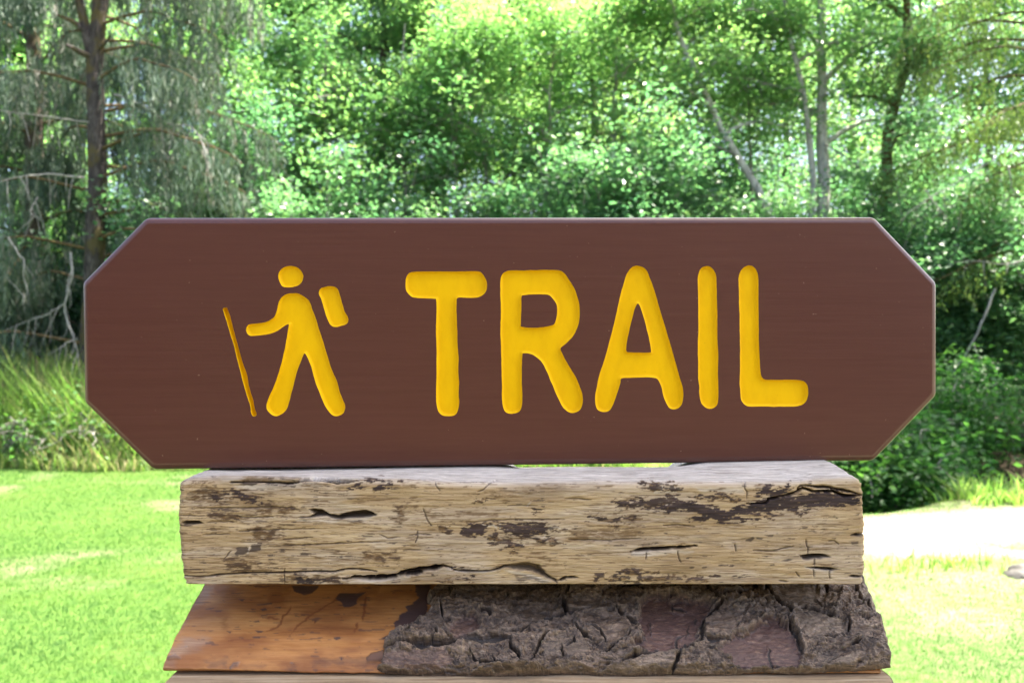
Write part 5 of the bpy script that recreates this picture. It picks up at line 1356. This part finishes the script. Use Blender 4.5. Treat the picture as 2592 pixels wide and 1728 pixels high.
def build_conifers():
    d = 10.7
    tp = [G(226, d)] + [P3(a, b, d) for a, b in ((228, 1000), (232, 800), (242, 600), (246, 420), (244, 280), (237, 170), (246, 80), (262, -40), (268, -220), (270, -420))]
    spec = []
    for i in range(46):
        z = 0.75 + 7.6 * (i + rng.random()) / 46
        az = i * 2.399 + rng.normal(0, .2)
        while math.sin(az) < -0.55: az += 0.7          # no limb straight at the viewer
        spec.append((z, az, 1.25 + 1.1 * rng.random()))
    fork = [([P3(236, 150, d), P3(218, 80, d - .05), P3(204, 20, d - .05), P3(188, -60, d - .1), P3(180, -200, d)], .075),
            ([P3(225, 90, d - .05), P3(195, 60, d - .12), P3(145, 38, d - .2)], .05), ([P3(232, 145, d - .05), P3(200, 130, d - .15), P3(163, 112, d - .25)], .055), ([P3(245, 130, d), P3(265, 110, d - .1), P3(277, 92, d - .1)], .035)]
    e = conifer('spruce_tree', 'drooping grey-green spruce with forked mossy trunk, left of the sign', tp, .150, .085, spec, M['needle'], M['spruce_trunk'], .72, 40, .42, extra=fork, tuft=(.125, .0135))
    for pts, r, tw in (([P3(290, 240, 10.2), P3(370, 270, 10.0), P3(425, 315, 9.9), P3(490, 318, 9.9), P3(530, 400, 9.8)], .017, 10),
                       ([P3(215, 450, 10.4), P3(120, 440, 10.1), P3(60, 445, 9.9), P3(-10, 462, 9.8)], .018, 8), ([P3(180, 640, 10.2), P3(184, 690, 10.1), P3(168, 740, 10.1), P3(160, 790, 10.1), P3(190, 860, 10), P3(205, 960, 10)], .018, 6),
                       ([P3(165, 770, 10.1), P3(110, 800, 10), P3(60, 815, 10), P3(15, 835, 10)], .012, 5), ([P3(195, 855, 10), P3(150, 880, 9.9), P3(120, 900, 9.9)], .011, 4), ([P3(95, 500, 10), P3(75, 540, 9.9), P3(110, 560, 9.9)], .012, 4),
                       ([P3(225, 310, 10.4), P3(120, 295, 10.2), P3(40, 285, 10), P3(-20, 278, 10)], .014, 6), ([P3(20, 600, 9.8), P3(60, 660, 9.8), P3(70, 760, 9.8), P3(15, 700, 9.8)], .010, 4)):
        dead_limb(e, pts, r, tw)
    # a second conifer behind, at the left edge
    d2 = 13.0
    tp2 = [G(85, d2)] + [P3(a, b, d2) for a, b in ((85, 800), (88, 400), (84, 100), (80, -300))]
    spec2 = [(0.6 + 8.4 * (i + rng.random()) / 40, i * 2.399, 1.3 + .9 * rng.random()) for i in range(40)]
    conifer('spruce_tree', 'darker spruce half hidden behind the drooping spruce at the left edge', tp2, .20, .08, spec2, M['needle'], M['dark_trunk'], .9, 34, .30, tuft=(.15, .020))
    d3 = 11.2
    tp3 = [G(2680, d3)] + [P3(a, b, d3) for a, b in ((2680, 800), (2690, 300), (2680, -100), (2680, -420))]
    spec3 = [(2.4 + 6.0 * (i + rng.random()) / 34, math.pi + rng.normal(0, .75) if i % 3 else rng.random() * 6.28, 1.5 + 1.0 * rng.random()) for i in range(34)]
    e3 = conifer('hemlock_tree', 'light green feathery hemlock reaching in from the right edge', tp3, .16, .07, spec3, M['hemlock'], M['spruce_trunk'], .42, 46, .5, tuft=(.06, .018))
    for pts, r, tw in (([P3(2520, 400, 10.4), P3(2440, 450, 10.3), P3(2370, 490, 10.3), P3(2310, 530, 10.2), P3(2280, 560, 10.2)], .010, 5), ([P3(2340, 480, 10.2), P3(2380, 530, 10.2), P3(2400, 560, 10.2)], .012, 3), ([P3(2590, 660, 10.2), P3(2540, 670, 10.1), P3(2480, 660, 10.1), P3(2410, 665, 10.1)], .012, 5),
                       ([P3(2550, 420, 10.3), P3(2560, 470, 10.2), P3(2590, 520, 10.2)], .011, 3), ([P3(2520, 730, 10.2), P3(2470, 850, 10.1), P3(2420, 940, 10.1), P3(2350, 1060, 10)], .018, 3)):
        dead_limb(e3, pts, r, tw, .25)
build_conifers()

def build_low():
    # tall grass and weeds along the left lawn edge
    N = 24000
    x = -9.5 + 11.5 * rng.random(N); y = lawn_edge(x) - 0.12 + 1.85 * rng.random(N) ** 1.1
    h = (0.45 + 0.55 * rng.random(N)) * (0.55 + 0.5 * fbm(x * 1.3, y * 1.3, 400, 3)) * (0.16 + 0.84 * sstep(-.12, .65, y - lawn_edge(x)))
    h *= 1 - 0.5 * sstep(-0.5, 1.5, x)
    rn = np.clip(.25 + .55 * fbm(x * 1.2, y * 2, 410, 3) + rng.normal(0, .16, N) + .40 * (rng.random(N) < .18), 0, 1)
    blades(x, y, ground_z(x, y) - .02, h * 1.75, .012 + .010 * rng.random(N), .28 + .4 * rng.random(N), M['tall_grass'], 'tall_grass', rn, 'tall uncut grass and weeds along the left edge of the lawn', 'grass', 2)
    # grass on the bank at the right
    N = 5000
    x = 4.15 + 4.0 * rng.random(N); y = lawn_edge(x) - .25 + 1.1 * rng.random(N)
    rn = np.clip(.45 + rng.normal(0, .22, N), 0, 1)
    blades(x, y, ground_z(x, y) - .02, .12 + .30 * rng.random(N) * sstep(-.3, .4, y - lawn_edge(x)) , .012 + .008 * rng.random(N), .3 + .5 * rng.random(N), M['tall_grass'], 'bank_grass', rn, 'pale uncut grass on the creek bank at the right', 'grass', 2)
    # leafy weeds among the tall grass
    g = 'leafy weeds in the tall grass'
    spots = [(30, 9.35, 'broad-leaved weed in the tall grass at the left frame edge'), (85, 9.25, 'lowest broad-leaved weed at the lawn edge, near the left frame edge'), (150, 9.6, 'tall leafy weed in the grass below the dead twigs'), (215, 9.4, 'yellow-green weed in the grass below the left tip of the sign'), (255, 9.3, 'large-leaved weed in the grass left of the sliced sign corner'), (330, 9.4, 'leafy weed in the grass half behind the lower left sign edge'), (400, 9.3, 'leafy weed in the grass just under the lower left sign corner')]
    for i, (p, dd, lab) in enumerate(spots):
        shrub('leafy_weed', lab, p, dd, .55 + .4 * rng.random(), .28, 16, 12, .065, M['fern'], g, .55 + .3 * rng.random(), 6, 'weed', .1)
    # ferns at the right bank
    g = 'ferns on the creek bank'
    for i, (p, dd, sz, lab) in enumerate([(2470, 8.1, .75, 'large fern on the creek bank beside the pale grass'), (2560, 8.4, .8, 'fern at the right frame edge above the bank grass'), (2400, 8.6, .6, 'small fern in the dark gap right of the low bush'), (2190, 7.9, .6, 'fern just behind the right end of the beam'), (2600, 7.9, .6, 'fern partly cut off by the right frame edge'), (30, 10.0, .8, 'bright fern at the foot of the spruce, left frame edge')]):
        base = G(p, dd); e = empty('fern', base, lab, 'fern', g)
        for k in range(11):
            az = k * 2.4 + rng.random() * .6; L = sz * (.75 + .5 * rng.random()); m = MB()
            t = np.linspace(0, 1, 18)
            dv = np.array([math.cos(az), math.sin(az), 0])
            sp = base + dv * (L * .75 * t)[:, None] + np.array([0, 0, 1]) * (L * (1.0 * t - .75 * t * t))[:, None] + [0, 0, .04]
            m.tube(sp, np.linspace(.005, .0015, 18), 4)
            sd = np.array([-dv[1], dv[0], 0])
            wl = L * .20 * np.sin(np.clip(t * 1.05 + .08, 0, 1) * math.pi) ** .8
            for sgn in (-1, 1):
                a = sp[1:]; tp_ = sp[1:] + sd * sgn * wl[1:, None] + dv * .04 - np.array([0, 0, .02])
                w2 = dv * .022
                v = np.stack([a - w2 * .6, a + w2 * .6, tp_], 1)
                m.add(v.reshape(-1, 3), np.arange(len(a) * 3).reshape(-1, 3), float(np.clip(.5 + rng.normal(0, .2), 0, 1)))
            m.build('frond', M['fern'], e, False)
    # stones
    def stone(name, c, r, mat, lab, group=None, flat=.6):
        nu, nv = 14, 10
        th = np.linspace(0, 2 * math.pi, nu, endpoint=False); ph = np.linspace(.02, math.pi - .02, nv)
        TH_, PH = np.meshgrid(th, ph, indexing='ij')
        k = rng.random() * 50
        rr = r * (.45 + 1.05 * fbm(np.cos(TH_) * 1.9 * np.sin(PH) + k, np.sin(TH_) * 1.5 * np.sin(PH) + np.cos(PH) * 1.5 + k, 500, 3))
        V = np.stack([rr * np.cos(TH_) * np.sin(PH) * 1.25, rr * np.sin(TH_) * np.sin(PH), rr * np.cos(PH) * flat], -1) + np.array(c)
        i = np.arange(nu * nv).reshape(nu, nv); j = np.roll(i, -1, 0)
        q = np.stack([i[:, :-1], j[:, :-1], j[:, 1:], i[:, 1:]], -1).reshape(-1, 4)
        o = mesh(name, V.reshape(-1, 3), q, mat)
        tag(o, lab, 'stone', group)
    def gp(p, dd, up=0.0):
        b = G(p, dd); b[2] += .05 + up; return b
    stone('grey_stone', gp(2588, 4.95, -.015), .11, M['stone'], 'grey stone on the dry ground at the right frame edge')
    g = 'dark stones along the creek'
    for p, dd, r, lab in [(2205, 7.45, .10, 'dark creek stone nearest the end of the beam'), (2240, 7.50, .13, 'flat dark creek stone, second from the beam'), (2300, 7.65, .12, 'dark creek stone in the middle of the shaded gap'), (2345, 7.85, .15, 'largest dark creek stone below the fern'), (2390, 8.15, .12, 'bluish dark creek stone under the low bush'), (2270, 8.05, .12, 'dark creek stone behind the others under the bush')]:
        stone('creek_stone', gp(p, dd, .02), r, M['creek_stone'], lab, g)
    # fallen mossy log over the ditch
    e = empty('fallen_log', gp(2500, 10.0, .25), 'dark mossy fallen log lying across the creek bank at the right', 'log')
    m = MB(); pp = path([P3(2330, 1080, 10.4), P3(2450, 1090, 10.2), P3(2560, 1100, 10.0), P3(2760, 1140, 9.7)], 14, .02)
    m.tube(pp, np.full(14, .22), 12, .5, .12); m.build('trunk', M['log'], e)
    # dry grass tufts on the bare ground
    for i, (p, dd, lab) in enumerate([(2420, 5.15, 'straw-coloured dry grass tuft on the bare ground'), (2260, 5.05, 'small thin dry tuft near the end of the beam')]):
        b = gp(p, dd); N = 130 if i == 0 else 50
        x = b[0] + rng.normal(0, .16, N); y = b[1] + rng.normal(0, .10, N)
        o = blades(x, y, ground_z(x, y), .05 + .09 * rng.random(N), np.full(N, .010), 1.0 * rng.random(N), M['tall_grass'], 'dry_grass_tuft', np.clip(.55 + rng.normal(0, .2, N), 0, 1), lab, 'grass tuft', 2)
build_low()
